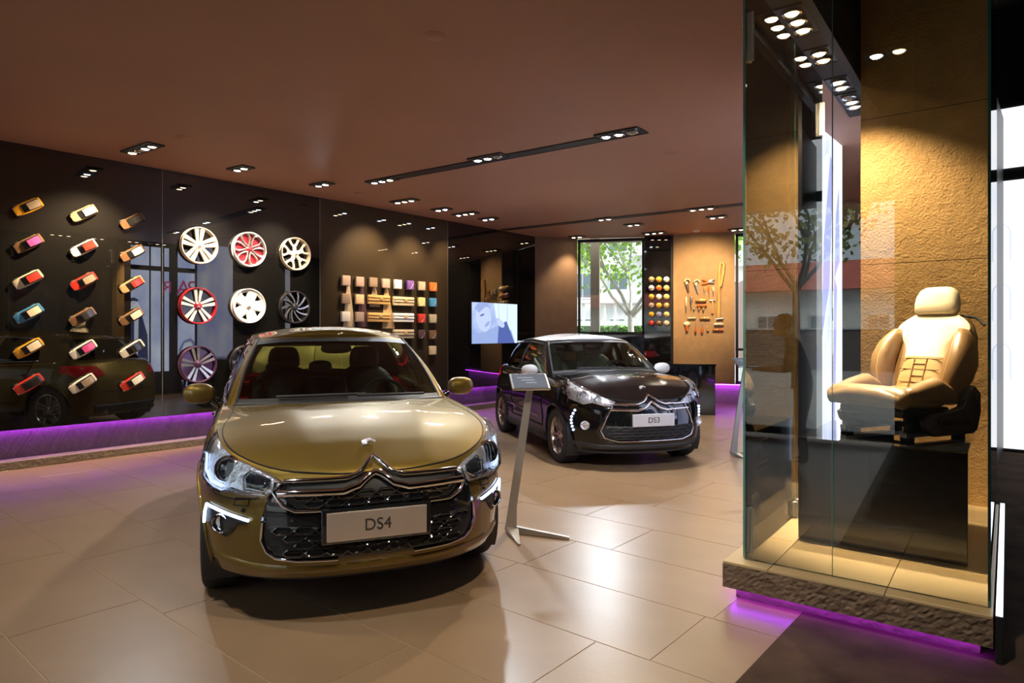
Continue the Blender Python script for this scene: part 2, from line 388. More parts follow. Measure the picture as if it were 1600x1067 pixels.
# ------------------------------------------------------------------ light boxes at the right
m_lb_frame = mat('lightbox_frame', (0.02, 0.02, 0.022), 0.4)
m_lb1 = print_mat('lightbox_print_city', (0.30, 0.38, 0.72), (0.80, 0.87, 1.0), 1.3, 3.2, 'NOISE', (1, 1, 0.6))
m_lb2 = print_mat('lightbox_print_pale', (0.86, 0.90, 1.0), (1.0, 1.0, 1.0), 0.8, 1.1, 'NOISE', (1, 1, 2.0))
m_lb3 = print_mat('lightbox_print_hand', (0.42, 0.47, 0.92), (0.93, 0.95, 1.0), 1.6, 1.5, 'NOISE', (1.5, 1.5, 0.5))
m_ink = emis('print_ink_blue', (0.10, 0.13, 0.34), 1.2)
m_ink2 = emis('print_ink_mid', (0.33, 0.40, 0.72), 2.0)
m_inkw = emis('print_ink_light', (0.85, 0.9, 1.0), 3.0)
m_red = emis('print_ink_red', (0.62, 0.06, 0.20), 2.0)
def silhouette(poly, z=0.0): return MB().prism(poly, 0, 0.003)
# the run of panels behind the case, facing the long wall (local -x... faces +w)
pan = []
for px0, px1 in ((188, 233), (236, 251), (257, 264), (278, 310), (323, 360), (378, 417)):
    uu = []
    for px in (px0, px1):
        d = ray(px); t = WL / -(d.dot(N)); h = d * t; rd = d - 2 * d.dot(N) * N; s = (WL - 0.75) / rd.dot(N); uu.append((h + rd * s).dot(U))
    pan.append((min(uu), min(max(uu), 10.28)))
lb = struct('wall_lightbox', MB().box(((pan[0][0] + 10.34) / 2, 0.68, 2.1), (10.34 - pan[0][0] + 0.02, 0.12, 4.2)), m_lb_frame, rot=(0, 0, ROT), label='dark partition with backlit city prints behind the case', cat='partition')  # blank far end added to block the pale boxes from the pane's reflection
pan_end = pan[4][1] + 0.08
for i, (a, b) in enumerate(pan[:5]):
    for z0, z1 in ((0.55, 3.02), (3.14, 3.85)):
        q = part('backlit_panel', MB().box(((a + b) / 2, 0.745, (z0 + z1) / 2), (b - a, 0.02, z1 - z0)), m_lb1, lb)
# prints on the panels (x = along the wall, seen from the long wall)
def print_on(poly, m, u, z): part('print', MB().prism([(x, y) for x, y in poly], 0, 0.004, Matrix.Translation((u, 0.755, z)) @ Matrix.Rotation(R(-90), 4, 'X') @ Matrix.Scale(-1, 4, (0, 1, 0))), m, lb)
ua = pan[0][0]
head = [(0.30 + 0.13 * math.cos(t * math.pi / 8), 1.55 + 0.17 * math.sin(t * math.pi / 8)) for t in range(16)]
print_on(head, m_inkw, ua, 0.55); print_on([(0.12, 1.62), (0.16, 1.76), (0.30, 1.80), (0.40, 1.74), (0.30, 1.64), (0.20, 1.50)], m_ink, ua, 0.55)
print_on([(0.0, 0.0), (0.62, 0.0), (0.60, 0.9), (0.48, 1.35), (0.2, 1.38), (0.0, 1.0)], m_ink, ua, 0.55)
print_on([(0.30, 1.36), (0.40, 1.36), (0.38, 0.3), (0.30, 0.3)], m_inkw, ua, 0.55)
for k_, ch_ in ((3, 'A'), (3, 'P'), (2, 'R')):
    uu = (pan[3][0] + 0.13) if ch_ == 'A' else (pan[3][1] - 0.14 if ch_ == 'P' else (pan[2][0] + pan[2][1]) / 2 - 0.0)
    text_mesh('print_letter', ch_, 0.52 if ch_ != 'R' else 0.42, m_red, lb, (uu, 0.758, 2.62), (R(90), 0, R(180)))
tw_ = [(0.0, 0), (0.10, 0), (0.17, 0.55), (0.20, 1.0), (0.22, 1.5), (0.24, 1.0), (0.27, 0.55), (0.34, 0), (0.44, 0)]
print_on([(x, y) for x, y in tw_ if y >= 0], m_ink2, pan[4][0] + 0.08, 1.2)
for i in (3, 4):                               # an old car and a street front in the prints
    a, b = pan[i]; w_ = b - a - 0.04
    print_on([(0, 0.0), (w_, 0.0), (w_, 0.45), (w_ * 0.6, 0.62), (w_ * 0.25, 0.55), (0, 0.35)], m_ink2, a + 0.02, 0.75)
    print_on([(w_ * 0.15, 0.32), (w_ * 0.85, 0.36), (w_ * 0.62, 0.53), (w_ * 0.3, 0.5)], m_inkw, a + 0.02, 0.75)
    if i == 4:
        for r2 in range(7): print_on([(0, r2 * 0.2), (w_, r2 * 0.23), (w_, r2 * 0.23 + 0.09), (0, r2 * 0.2 + 0.08)], m_ink2, a + 0.02, 1.45)
# pale panels seen at the right edge
L2 = struct('wall_lightbox_end', MB().box((0, 0, 0), (0.12, 6.9, 5.6)), m_lb_frame, loc=RW(10.45, -2.6, 2.8), rot=(0, 0, ROT), label='dark wall of tall white light boxes at the right edge', cat='wall')
for wv in (0.25, -1.15, -2.55):
    for z0, z1 in ((0.05, 3.41), (3.57, 4.32)):
        part('backlit_panel', MB().box((-0.07, wv + 2.6, (z0 + z1) / 2 - 2.8), (0.02, 1.36, z1 - z0)), m_lb2, L2)
    for r2 in range(3):                           # pale drawing of an arched facade
        for q in range(3):
            x0 = wv + 2.6 - 0.42 + q * 0.36; zz = 0.9 + r2 * 0.75 - 2.8
            pts = [Vector((-0.082, x0, zz)), Vector((-0.082, x0, zz + 0.35))] + [Vector((-0.082, x0 + 0.1 - 0.1 * math.cos(a * math.pi / 6), zz + 0.35 + 0.12 * math.sin(a * math.pi / 6))) for a in range(1, 6)] + [Vector((-0.082, x0 + 0.2, zz + 0.35)), Vector((-0.082, x0 + 0.2, zz))]
            part('print_line', MB().tube(pts, 0.008, 4), emis('print_grey', (0.62, 0.68, 0.85), 1.1), L2)
# slim free-standing light box seen edge on through the case
ua, _ = on_wall(1281, 500, 1.95); ub, _ = on_wall(1316, 500, 1.95)
t = thing('lightbox_pillar', 'tall slim lavender-white light box with a backlit photograph, seen through the glass case', 'light box', RW((ua + ub) / 2, 2.01), ROT)
part('frame', MB().box((0, 0, 1.84), (ub - ua + 0.02, 0.10, 3.68)), m_lb_frame, t, bevel=0.004)
for s in (-1, 1):
    f = part('backlit_panel', MB().box((0, s * 0.055, 1.9), (ub - ua - 0.01, 0.012, 3.5)), m_lb3, t)
h_ = (ub - ua) / 2
for pl in ([(-0.40, 1.3), (-0.1, 1.9), (0.05, 3.2), (-0.05, 3.3), (-0.3, 2.4)], [(0.0, 0.3), (0.12, 0.3), (0.2, 1.9), (0.1, 2.0)], [(0.1, 2.0), (0.32, 2.2), (0.28, 3.0), (0.16, 2.7)]):
    part('print', MB().prism(pl, 0, 0.003, Matrix.Translation((0, -0.0615, 0.1)) @ Matrix.Rotation(R(90), 4, 'X')), emis('print_lavender', (0.40, 0.43, 0.80), 1.2), t)
for pl in ([(-0.35, 2.6), (-0.2, 3.0), (-0.15, 3.3), (-0.3, 3.2)], [(0.25, 0.2), (0.3, 0.2), (0.35, 2.0), (0.3, 2.0)]):
    part('print', MB().prism(pl, 0, 0.004, Matrix.Translation((0, -0.0615, 0.1)) @ Matrix.Rotation(R(90), 4, 'X')), m_inkw, t)
# ------------------------------------------------------------------ display platform with its glass case
ZP = 0.217; ZB = 0.073; PWd = 1.233; PD = 2.45
m_cladding = mat('platform_stone', (0.17, 0.115, 0.075), 0.7, noise=0.3, nscale=10, bump=1.0, bscale=22)
m_ptile = mat('platform_tile', (0.50, 0.37, 0.19), 0.35, noise=0.06, nscale=3, bump=0.03)
t = thing('display_platform', 'low stone-clad platform with tan tiled top and purple light beneath', 'platform', P0, PA)
def rough_slab(x0, x1, y0, y1, z0, z1, amp):      # chiselled stone faces
    mb = MB(); rnd = random.Random(3)
    def face(o, a, b, na, nb, nrm):
        vs = []
        for i in range(na + 1):
            for j in range(nb + 1):
                k = 0 if i in (0, na) or j in (0, nb) else rnd.uniform(-amp, amp)
                vs.append(Vector(o) + Vector(a) * (i / na) + Vector(b) * (j / nb) + Vector(nrm) * k)
        mb.add(vs, [(i * (nb + 1) + j, (i + 1) * (nb + 1) + j, (i + 1) * (nb + 1) + j + 1, i * (nb + 1) + j + 1) for i in range(na) for j in range(nb)])
    face((x0, y0, z0), (x1 - x0, 0, 0), (0, 0, z1 - z0), 70, 9, (0, -1, 0)); face((x0, y0, z0), (0, y1 - y0, 0), (0, 0, z1 - z0), 120, 9, (-1, 0, 0))
    face((x1, y0, z0), (0, y1 - y0, 0), (0, 0, z1 - z0), 120, 9, (1, 0, 0)); face((x0, y1, z0), (x1 - x0, 0, 0), (0, 0, z1 - z0), 20, 3, (0, 1, 0))
    mb.add([(x0, y0, z0), (x1, y0, z0), (x1, y1, z0), (x0, y1, z0), (x0, y0, z1), (x1, y0, z1), (x1, y1, z1), (x0, y1, z1)], [(3, 2, 1, 0), (4, 5, 6, 7)])
    return mb
part('stone_cladding', rough_slab(0, PWd, 0, PD, ZB, ZP - 0.012, 0.0045), m_cladding, t, recalc=False)
part('base', MB().box((PWd / 2, PD / 2 + 0.02, ZB / 2), (PWd - 0.10, PD - 0.12, ZB)), m_cladding, t)
mb = MB(); z = ZB - 0.008
part('led_strip', MB().box((PWd / 2, 0.045, z), (PWd - 0.08, 0.016, 0.012)), emis('platform_led', (0.42, 0.03, 1.0), 16.0), t)
part('led_strip', MB().box((0.032, PD / 2, z), (0.016, PD - 0.1, 0.012)), emis('platform_led', (0.42, 0.03, 1.0), 16.0), t)
xs = [0.0, 0.245, 0.80, PWd]; ys = [0.0, 0.60, 1.2, 1.8, PD]
for i in range(3):
    for j in range(4):
        g = 0.0018
        part('tile', MB().box(((xs[i] + xs[i + 1]) / 2, (ys[j] + ys[j + 1]) / 2, ZP - 0.007), (xs[i + 1] - xs[i] - 2 * g, ys[j + 1] - ys[j] - 2 * g, 0.014)), m_ptile, t, bevel=0.0015, bseg=1)
# glowing edge along the right side
tg = thing('edge_light', 'long cold white light strip along the right side of the platform', 'light strip', PW(PWd + 0.022, 0.0, 0), PA)
part('channel', MB().box((0, 1.225, 0.115), (0.03, 2.44, 0.21)), m_black, tg, bevel=0.003)
part('diffuser', MB().box((0, 1.225, 0.226), (0.026, 2.42, 0.012)), emis('edge_white', (0.75, 0.85, 1.0), 2.2), tg)
# black plinth
tp = thing('plinth', 'glossy black plinth under the car seat', 'plinth', PW(0.234, 0.70, ZP), PA)
part('body', MB().box((0.4385, 0.5, 0.312), (0.877, 1.0, 0.620)), mat('plinth_black', (0.010, 0.010, 0.011), 0.12, coat=1.0), tp, bevel=0.004)
part('top', MB().box((0.4385, 0.5, 0.626), (0.879, 1.002, 0.008)), m_gloss, tp, bevel=0.002)
# textured wall behind the seat: real relief
tw_ = thing('case_back_wall', 'tall tan hammered plaster panel behind the car seat', 'panel', PW(0.0, 2.30, ZP + 0.001), PA)
m_relief = mat('hammered_plaster', (0.50, 0.305, 0.115), 0.72, noise=0.15, nscale=5, bump=0.55, bscale=55)
rnd = random.Random(5); x0, x1, zt = 0.331, 1.212, 4.9
def relief(x0, x1, z0, z1, nx, nz):
    mb = MB(); vs = []
    for i in range(nx + 1):
        for j in range(nz + 1):
            k = 0 if i in (0, nx) or j in (0, nz) else rnd.uniform(-0.003, 0.003)
            vs.append((x0 + (x1 - x0) * i / nx, k, z0 + (z1 - z0) * j / nz))
    mb.add(vs, [(i * (nz + 1) + j, (i + 1) * (nz + 1) + j, (i + 1) * (nz + 1) + j + 1, i * (nz + 1) + j + 1) for i in range(nx) for j in range(nz)])
    return mb
for za, zb in ((0.0, 1.83), (1.835, 3.0), (3.005, zt)):
    part('plaster_panel', relief(x0, x1, za, zb, 50, int(55 * (zb - za))), m_relief, tw_, 180, recalc=False)
part('core', MB().box(((x0 + x1) / 2, 0.07, zt / 2), (x1 - x0, 0.13, zt)), m_darkwall, tw_)
# glass panes with clamps
tgz = thing('glass_case', 'tall frameless case of greenish clear glass around the car seat', 'glass case', PW(0, 0, ZP), PA)
m_gedge = mat('glass_edge', (0.05, 0.22, 0.19), 0.1, coat=1.0)
gx = 0.085; gt = 0.012; GH = 3.32
def pane(name, x0, x1, y0, y1, h, z0=0.004):
    o = part(name, MB().box(((x0 + x1) / 2, (y0 + y1) / 2, z0 + h / 2), (x1 - x0, y1 - y0, h)), m_case, tgz)
    return o
pl = pane('glass_pane', gx - gt / 2, gx + gt / 2, 0.115, 1.21, GH); pl2 = pane('glass_pane', gx - gt / 2, gx + gt / 2, 1.22, 2.06, GH)
pf = pane('glass_pane', gx + 0.01, 0.545, 0.10, 0.10 + gt, GH); pf2 = pane('glass_pane', 0.548, PWd - 0.012, 0.10, 0.10 + gt, GH)
pr = pane('glass_pane', PWd - 0.022, PWd - 0.010, 0.115, 2.28, GH)
for x, y in ((gx, 0.113), (gx, 1.215), (gx, 2.062), (PWd - 0.016, 0.112), (PWd - 0.016, 2.281)):
    part('glass_edge', MB().box((x, y, GH / 2 + 0.005), (0.0125, 0.003 if y != 1.215 else 0.0102, GH + 0.002)), m_gedge, pl)
part('glass_edge', MB().box((gx + 0.009, 0.106, GH / 2), (0.002, 0.0125, GH)), m_gedge, pf)
part('glass_edge', MB().box((0.5465, 0.106, GH / 2), (0.0034, 0.0125, GH + 0.002)), m_gedge, pf)
m_clamp = mat('clamp_steel', (0.72, 0.72, 0.70), 0.3, metal=0.35)
def clamp(x, y, z, L=0.26, up=True):
    c = part('clamp', MB().box((x + 0.012, y, z), (0.014, 0.05, L)).box((x - 0.012, y, z), (0.014, 0.05, L)), m_clamp, tgz, bevel=0.003)
    part('pivot_bar', MB().tube([(x + 0.03, y - 0.01, z - L / 2), (x + 0.03, y - 0.01, z + L / 2)], 0.011, 10), m_clamp, c, 60)
    for k in (0.28, -0.28): part('pivot_bolt', MB().tube([(x - 0.03, y + 0.012, z + L * k), (x + 0.03, y + 0.012, z + L * k)], 0.011, 10), m_clamp, c, 60)
clamp(gx, 0.17, 2.98, 0.28); clamp(gx, 0.17, 0.15, 0.26); clamp(gx, 2.00, 2.98, 0.26)
clamp(gx, 1.17, 0.06, 0.1); clamp(gx, 1.26, 0.06, 0.1)
# small illegible lettering on the left pane
m_letter = mat('lettering_dark', (0.03, 0.02, 0.02), 0.5)
rnd = random.Random(11); q = MB()
for ln in range(6):                              # six short lines of small dark lettering, too small to read
    y = 0.34
    while y < 0.56:
        w = rnd.uniform(0.006, 0.016); q.box((gx + 0.0066, y + w / 2, 0.63 - 0.034 * ln), (0.0008, w, rnd.uniform(0.006, 0.011))); y += w + rnd.uniform(0.003, 0.007)
o = part('lettering', q, m_letter, pl); o['kind'] = 'stuff'
# ------------------------------------------------------------------ the car seat
m_cream = mat('cream_leather', (0.80, 0.70, 0.50), 0.42, noise=0.04, nscale=12, bump=0.06, bscale=220)
m_tanl = mat('brown_leather', (0.21, 0.120, 0.048), 0.38, noise=0.06, nscale=10, bump=0.06, bscale=220)
m_tanl2 = mat('tan_leather', (0.40, 0.265, 0.115), 0.40, noise=0.05, nscale=10, bump=0.06, bscale=220)
m_cush = mat('cushion_leather', (0.25, 0.155, 0.062), 0.40, noise=0.05, nscale=10, bump=0.06, bscale=220)
m_trim = mat('seat_plastic', (0.045, 0.035, 0.028), 0.35, noise=0.05)
def sup_ring(c, ax, ay, w, d, n=28, ex=0.55):     # superellipse ring, axes ax and ay
    pw = lambda a: math.copysign(abs(a) ** ex, a)
    return [Vector(c) + Vector(ax) * (w * pw(math.cos(2 * math.pi * k / n))) + Vector(ay) * (d * pw(math.sin(2 * math.pi * k / n))) for k in range(n)]
def rounded_loft(cs, ax, ay, ws, ds, n=28, ex=0.55):
    rings = [sup_ring(cs[0], ax, ay, ws[0] * 0.55, ds[0] * 0.55, n, ex)]
    rings += [sup_ring(c, ax, ay, w, d, n, ex) for c, w, d in zip(cs, ws, ds)]
    rings += [sup_ring(cs[-1], ax, ay, ws[-1] * 0.55, ds[-1] * 0.55, n, ex)]
    return rings
def back_pt(s):                                   # spine of the backrest, s = 0 bottom, 1 top
    return Vector((-0.17 - 0.20 * s - 0.02 * s * s, 0, 0.24 + 0.54 * s))
def build_seat(t, hero=True, mats=None):
    cream, brown, tan, trim = mats
    # backrest shell
    S = [0, 0.06, 0.2, 0.4, 0.6, 0.75, 0.88, 0.96, 1.0]
    W = [0.19, 0.225, 0.245, 0.255, 0.25, 0.235, 0.20, 0.165, 0.13]; D = [0.05, 0.062, 0.065, 0.065, 0.06, 0.055, 0.05, 0.045, 0.035]
    nrm = Vector((0.94, 0, 0.34))
    cs = [back_pt(s) - nrm * 0.045 for s in S]
    part('backrest', MB().loft(rounded_loft(cs, (0, 1, 0), nrm, W, D, 36)), brown, t, 180)
    # cream centre panel: smooth shield shape, upper part wide as the shoulders
    rows = 22; cols = 14; mb = MB(); vs = []
    for i in range(rows + 1):
        s = i / rows; hw = sinterp([(0, 0.135), (0.25, 0.13), (0.45, 0.125), (0.62, 0.145), (0.76, 0.215), (0.86, 0.215), (0.95, 0.17), (1.0, 0.13)], s)
        for j in range(cols + 1):
            q = j / cols * 2 - 1; edge = (1 - abs(q) ** 6) * (1 - abs(s * 2 - 1) ** 14)
            groove = 0.0
            for g in (0.13, 0.29, 0.43): groove -= 0.007 * math.exp(-((s - g) / 0.016) ** 2)
            p = back_pt(0.02 + s * 0.96) + nrm * (0.012 + 0.026 * edge + groove * edge) + Vector((0, q * hw, 0)); vs.append(p)
    n1 = cols + 1
    mb.add(vs, [(i * n1 + j, i * n1 + j + 1, (i + 1) * n1 + j + 1, (i + 1) * n1 + j) for i in range(rows) for j in range(cols)])
    for idx, f in enumerate(mb.f):
        mb.m[idx] = 1 if idx // cols < rows * 0.44 else 0
    part('centre_panel', mb, [cream, tan], t, 180)
    if hero:
        st = []
        for sgn in (-1, 1):
            part('seam', MB().tube([back_pt(s) + nrm * 0.040 + Vector((0, sgn * 0.038, 0)) for s in (0.06, 0.15, 0.25, 0.35, 0.42)], 0.0035, 6), brown, t, 60)
        for g in (0.145, 0.30, 0.43): part('seam', MB().tube([back_pt(g) + nrm * 0.036 + Vector((0, -0.12 + 0.02 * k, 0)) for k in range(13)], 0.003, 6), brown, t, 60)
        for g, w in ((0.22, 0.036), (0.365, 0.036)): part('seam', MB().tube([back_pt(g) + nrm * 0.041 + Vector((0, -w + 0.012 * k, 0)) for k in range(7)], 0.003, 6), brown, t, 60)
    # side bolsters
    for sgn in (-1, 1):
        S2 = [0.0, 0.10, 0.25, 0.42, 0.58, 0.70, 0.78]; W2 = [0.035, 0.052, 0.060, 0.062, 0.056, 0.042, 0.026]; D2 = [0.05, 0.085, 0.105, 0.11, 0.095, 0.065, 0.035]
        cs = [back_pt(s) + nrm * (0.025) + Vector((0, sgn * (0.195 + 0.035 * math.sin(math.pi * min(s / 0.8, 1))), 0)) for s in S2]
        b = part('bolster', MB().loft(rounded_loft(cs, (0, 1, 0), nrm, W2, D2, 24, 0.75)), brown, t, 180)
        if hero: part('piping', MB().tube([c + nrm * (d * 0.96) - Vector((0, sgn * 0.012, 0)) for c, d in zip(cs, D2)], 0.004, 6), tan, b, 60)
    # headrest on two posts
    hz = [0.0, 0.02, 0.07, 0.12, 0.16, 0.18]; hw = [0.105, 0.128, 0.130, 0.122, 0.105, 0.075]; hd = [0.035, 0.052, 0.055, 0.052, 0.042, 0.03]
    hr = part('headrest', MB().loft(rounded_loft([Vector((-0.375 - 0.16 * z, 0, 0.775 + z)) for z in hz], (0, 1, 0), (1, 0, 0.1), hw, hd, 32, 0.62)), cream if hero else brown, t, 180)
    for sgn in (-1, 1): part('headrest_post', MB().tube([(-0.365, sgn * 0.06, 0.72), (-0.385, sgn * 0.06, 0.80)], 0.007, 8), m_chrome, hr, 60)
    # cushion
    xs_ = [-0.21, -0.19, -0.08, 0.05, 0.18, 0.28, 0.325, 0.34]; zz = [0.255, 0.25, 0.235, 0.235, 0.25, 0.265, 0.25, 0.235]
    ww = [0.17, 0.20, 0.22, 0.235, 0.245, 0.25, 0.245, 0.225]; dd = [0.035, 0.05, 0.055, 0.06, 0.065, 0.065, 0.055, 0.035]
    part('cushion', MB().loft(rounded_loft([Vector((x, 0, z)) for x, z in zip(xs_, zz)], (0, 1, 0), (0, 0, 1), ww, dd, 36, 0.5)), m_cush if hero else tan, t, 180)
    for sgn in (-1, 1):
        b = [-0.20, -0.12, 0.0, 0.12, 0.22, 0.30]; h = [0.26, 0.285, 0.325, 0.315, 0.30, 0.295]; w = [0.03, 0.045, 0.055, 0.052, 0.045, 0.03]; d_ = [0.035, 0.06, 0.075, 0.06, 0.045, 0.03]
        part('cushion_bolster', MB().loft(rounded_loft([Vector((x, sgn * 0.215, z - 0.02)) for x, z in zip(b, h)], (0, 1, 0), (0, 0, 1), w, d_, 24, 0.8)), brown, t, 180)
    if not hero: return
    part('cushion_front_roll', MB().loft(rounded_loft([Vector((0.30, y, 0.268 - 0.03 * abs(y / 0.22) ** 3)) for y in (-0.235, -0.22, -0.1, 0, 0.1, 0.22, 0.235)], (1, 0, 0), (0, 0, 1), [0.03, 0.05, 0.055, 0.055, 0.055, 0.05, 0.03], [0.03, 0.045, 0.05, 0.05, 0.05, 0.045, 0.03], 20, 0.9)), m_cush, t, 180)
    part('seat_pan', MB().box((0.05, 0, 0.165), (0.44, 0.40, 0.05)), trim, t, bevel=0.012)
    for sgn in (-1, 1):
        tr = [(-0.30, 0.05), (-0.26, 0.03), (0.10, 0.03), (0.17, 0.075), (0.19, 0.13), (0.10, 0.165), (-0.05, 0.175), (-0.16, 0.20), (-0.22, 0.30), (-0.27, 0.33), (-0.33, 0.28), (-0.335, 0.16)]
        o = part('side_trim', MB().prism(tr, -0.022, 0.022, Matrix.Translation((0, sgn * 0.262, 0)) @ Matrix.Rotation(R(90), 4, 'X')), trim, t, 40, bevel=0.010, bseg=3)
        part('lever', MB().loft(rounded_loft([Vector((x, sgn * 0.292, 0.115 + 0.012 * math.sin((x + 0.2) * 9))) for x in (-0.22, -0.18, -0.05, 0.06, 0.09)], (0, 1, 0), (0, 0, 1), [0.006, 0.011, 0.012, 0.010, 0.005], [0.01, 0.025, 0.032, 0.022, 0.01], 14, 0.8)), mat('lever_black', (0.016, 0.014, 0.013), 0.25), o, 180)
        part('hinge_cover', MB().revolve([(0, 0.02), (0.05, 0.018), (0.062, 0.0), (0.062, -0.02)], 24, Matrix.Translation((-0.245, sgn * 0.272, 0.255)) @ Matrix.Rotation(R(-90 * sgn), 4, 'X')), trim, o, 60)
        rl = part('rail', MB().box((-0.03, sgn * 0.19, 0.035), (0.56, 0.04, 0.03)), m_alu, t, bevel=0.004)
        for x in (-0.27, 0.21): part('rail_foot', MB().box((x, sgn * 0.19, 0.011), (0.06, 0.05, 0.022)), m_black, rl, bevel=0.004)
    part('seat_frame', MB().tube([(0.16, -0.19, 0.09), (0.16, 0.19, 0.09)], 0.014, 10).tube([(-0.2, -0.19, 0.09), (-0.2, 0.19, 0.09)], 0.014, 10).box((0.0, -0.15, 0.09), (0.34, 0.02, 0.1)).box((0.0, 0.15, 0.09), (0.34, 0.02, 0.1)), m_black, t, 60)
    for sgn in (-1, 1): part('shoulder_bar', MB().tube(smoothpath([(-0.40, sgn * 0.12, 0.76), (-0.43, sgn * 0.2, 0.75), (-0.42, sgn * 0.255, 0.70)], 5), 0.009, 8), m_black, t, 60)
ts = thing('car_seat', 'sports car seat in cream and brown leather on the black plinth', 'car seat', PW(0.72, 1.22, ZP + 0.630), R(204))
ts.scale = (1.0, 1.10, 1.0)
build_seat(ts, True, (m_cream, m_tanl, m_tanl2, m_trim))
# ------------------------------------------------------------------ alloy rims
def spoke(mb, ang, secs, th=0.02, mi=0):
    ca, sa = math.cos(ang), math.sin(ang); rings = []
    for r_, o_, hw, z_ in secs:
        c = []
        for s1, z1 in ((-1, z_ - th), (1, z_ - th), (0.8, z_), (-0.8, z_)):
            x, y = r_, o_ + s1 * hw; c.append(Vector((x * ca - y * sa, x * sa + y * ca, z1)))
        rings.append(c)
    mb.loft(rings, True, mi)
def rim_meshes(style, Rr, D=0.13):
    """-> (barrel, spokes, hub) as MB, facing +z, back of the barrel at z = 0"""
    bar = MB()
    bar.revolve([(Rr * 0.90, 0.0), (Rr * 0.99, 0.0), (Rr, 0.006), (Rr * 0.95, 0.02), (Rr * 0.95, D - 0.02), (Rr, D - 0.006), (Rr * 0.995, D), (Rr * 0.96, D + 0.002), (Rr * 0.925, D - 0.008), (Rr * 0.90, D - 0.03)], 48, closed=True)
    sp = MB(); Z = D - 0.012; zi = D - 0.035
    if style == 'twin5':
        for k in range(5):
            for s in (-1, 1): spoke(sp, 2 * math.pi * k / 5 + math.pi / 2, [(Rr * 0.16, s * Rr * 0.07, Rr * 0.055, zi), (Rr * 0.5, s * Rr * 0.105, Rr * 0.075, zi + 0.012), (Rr * 0.92, s * Rr * 0.16, Rr * 0.11, Z)])
    elif style == 'wide5':
        for k in range(5):
            for s in (-1, 1): spoke(sp, 2 * math.pi * k / 5 + math.pi / 2, [(Rr * 0.16, s * Rr * 0.08, Rr * 0.075, zi), (Rr * 0.5, s * Rr * 0.125, Rr * 0.10, zi + 0.012), (Rr * 0.92, s * Rr * 0.17, Rr * 0.14, Z)])
    elif style == 'petal':
        for k in range(6):
            a0 = 2 * math.pi * k / 6 + math.pi / 6
            lp = [(0.18, 0), (0.35, 0.12), (0.6, 0.23), (0.8, 0.235), (0.92, 0.12), (0.945, 0), (0.92, -0.12), (0.8, -0.235), (0.6, -0.23), (0.35, -0.12)]
            pts = [Vector((Rr * (x * math.cos(a0) - y * math.sin(a0)), Rr * (x * math.sin(a0) + y * math.cos(a0)), zi + 0.012 * x)) for x, y in lp]
            sp.tube(pts, Rr * 0.062, 8, closed=True)
    elif style == 'star':
        for k in range(5):
            a0 = 2 * math.pi * k / 5 + math.pi / 2
            spoke(sp, a0, [(Rr * 0.15, 0, Rr * 0.13, zi), (Rr * 0.45, 0, Rr * 0.12, zi + 0.01), (Rr * 0.58, 0, Rr * 0.20, zi + 0.012)])
            for s in (-1, 1): spoke(sp, a0, [(Rr * 0.45, s * Rr * 0.06, Rr * 0.09, zi + 0.008), (Rr * 0.7, s * Rr * 0.24, Rr * 0.075, zi + 0.014), (Rr * 0.92, s * Rr * 0.33, Rr * 0.10, Z)])
    elif style == 'holes':
        for k in range(5):
            a0 = 2 * math.pi * k / 5 + math.pi / 10 - math.pi / 5 + math.pi / 2
            spoke(sp, a0, [(Rr * 0.1, 0, Rr * 0.12, zi), (Rr * 0.40, 0, Rr * 0.31, zi + 0.01), (Rr * 0.55, 0, Rr * 0.30, zi + 0.012), (Rr * 0.72, 0, Rr * 0.34, zi + 0.014), (Rr * 0.86, 0, Rr * 0.46, Z)])
        sp.revolve([(Rr * 0.80, zi + 0.012), (Rr * 0.95, Z), (Rr * 0.95, Z - 0.02), (Rr * 0.80, zi - 0.01)], 40, closed=True)
    elif style == 'swirl':
        for k in range(10):
            spoke(sp, 2 * math.pi * k / 10, [(Rr * 0.14, -Rr * 0.10, Rr * 0.035, zi), (Rr * 0.4, -Rr * 0.13, Rr * 0.042, zi + 0.008), (Rr * 0.68, -Rr * 0.07, Rr * 0.055, zi + 0.014), (Rr * 0.93, Rr * 0.05, Rr * 0.07, Z)])
    elif style == 'multi':
        for k in range(8):
            a0 = 2 * math.pi * k / 8
            spoke(sp, a0, [(Rr * 0.15, 0, Rr * 0.06, zi), (Rr * 0.5, 0, Rr * 0.055, zi + 0.012), (Rr * 0.64, 0, Rr * 0.085, zi + 0.014)])
            for s in (-1, 1): spoke(sp, a0, [(Rr * 0.58, s * Rr * 0.03, Rr * 0.045, zi + 0.012), (Rr * 0.93, s * Rr * 0.17, Rr * 0.05, Z)])
    hub = MB(); hub.revolve([(0, Z - 0.002), (Rr * 0.10, Z - 0.002), (Rr * 0.13, Z - 0.008), (Rr * 0.21, zi + 0.004), (Rr * 0.24, zi - 0.02), (Rr * 0.24, 0.02)], 30)
    for k in range(5):
        a = 2 * math.pi * k / 5; hub.revolve([(0, 0.012), (0.009, 0.012), (0.010, 0.0)], 8, Matrix.Translation((Rr * 0.185 * math.cos(a), Rr * 0.185 * math.sin(a), zi)))
    return bar, sp, hub
def chevrons(mb, s, z):                            # two small stacked chevrons
    for dy in (0, -0.5 * s): mb.prism([(-s, -0.6 * s + dy), (0, 0.25 * s + dy), (s, -0.6 * s + dy), (s, -0.9 * s + dy), (0, -0.05 * s + dy), (-s, -0.9 * s + dy)], z, z + 0.003)
    return mb
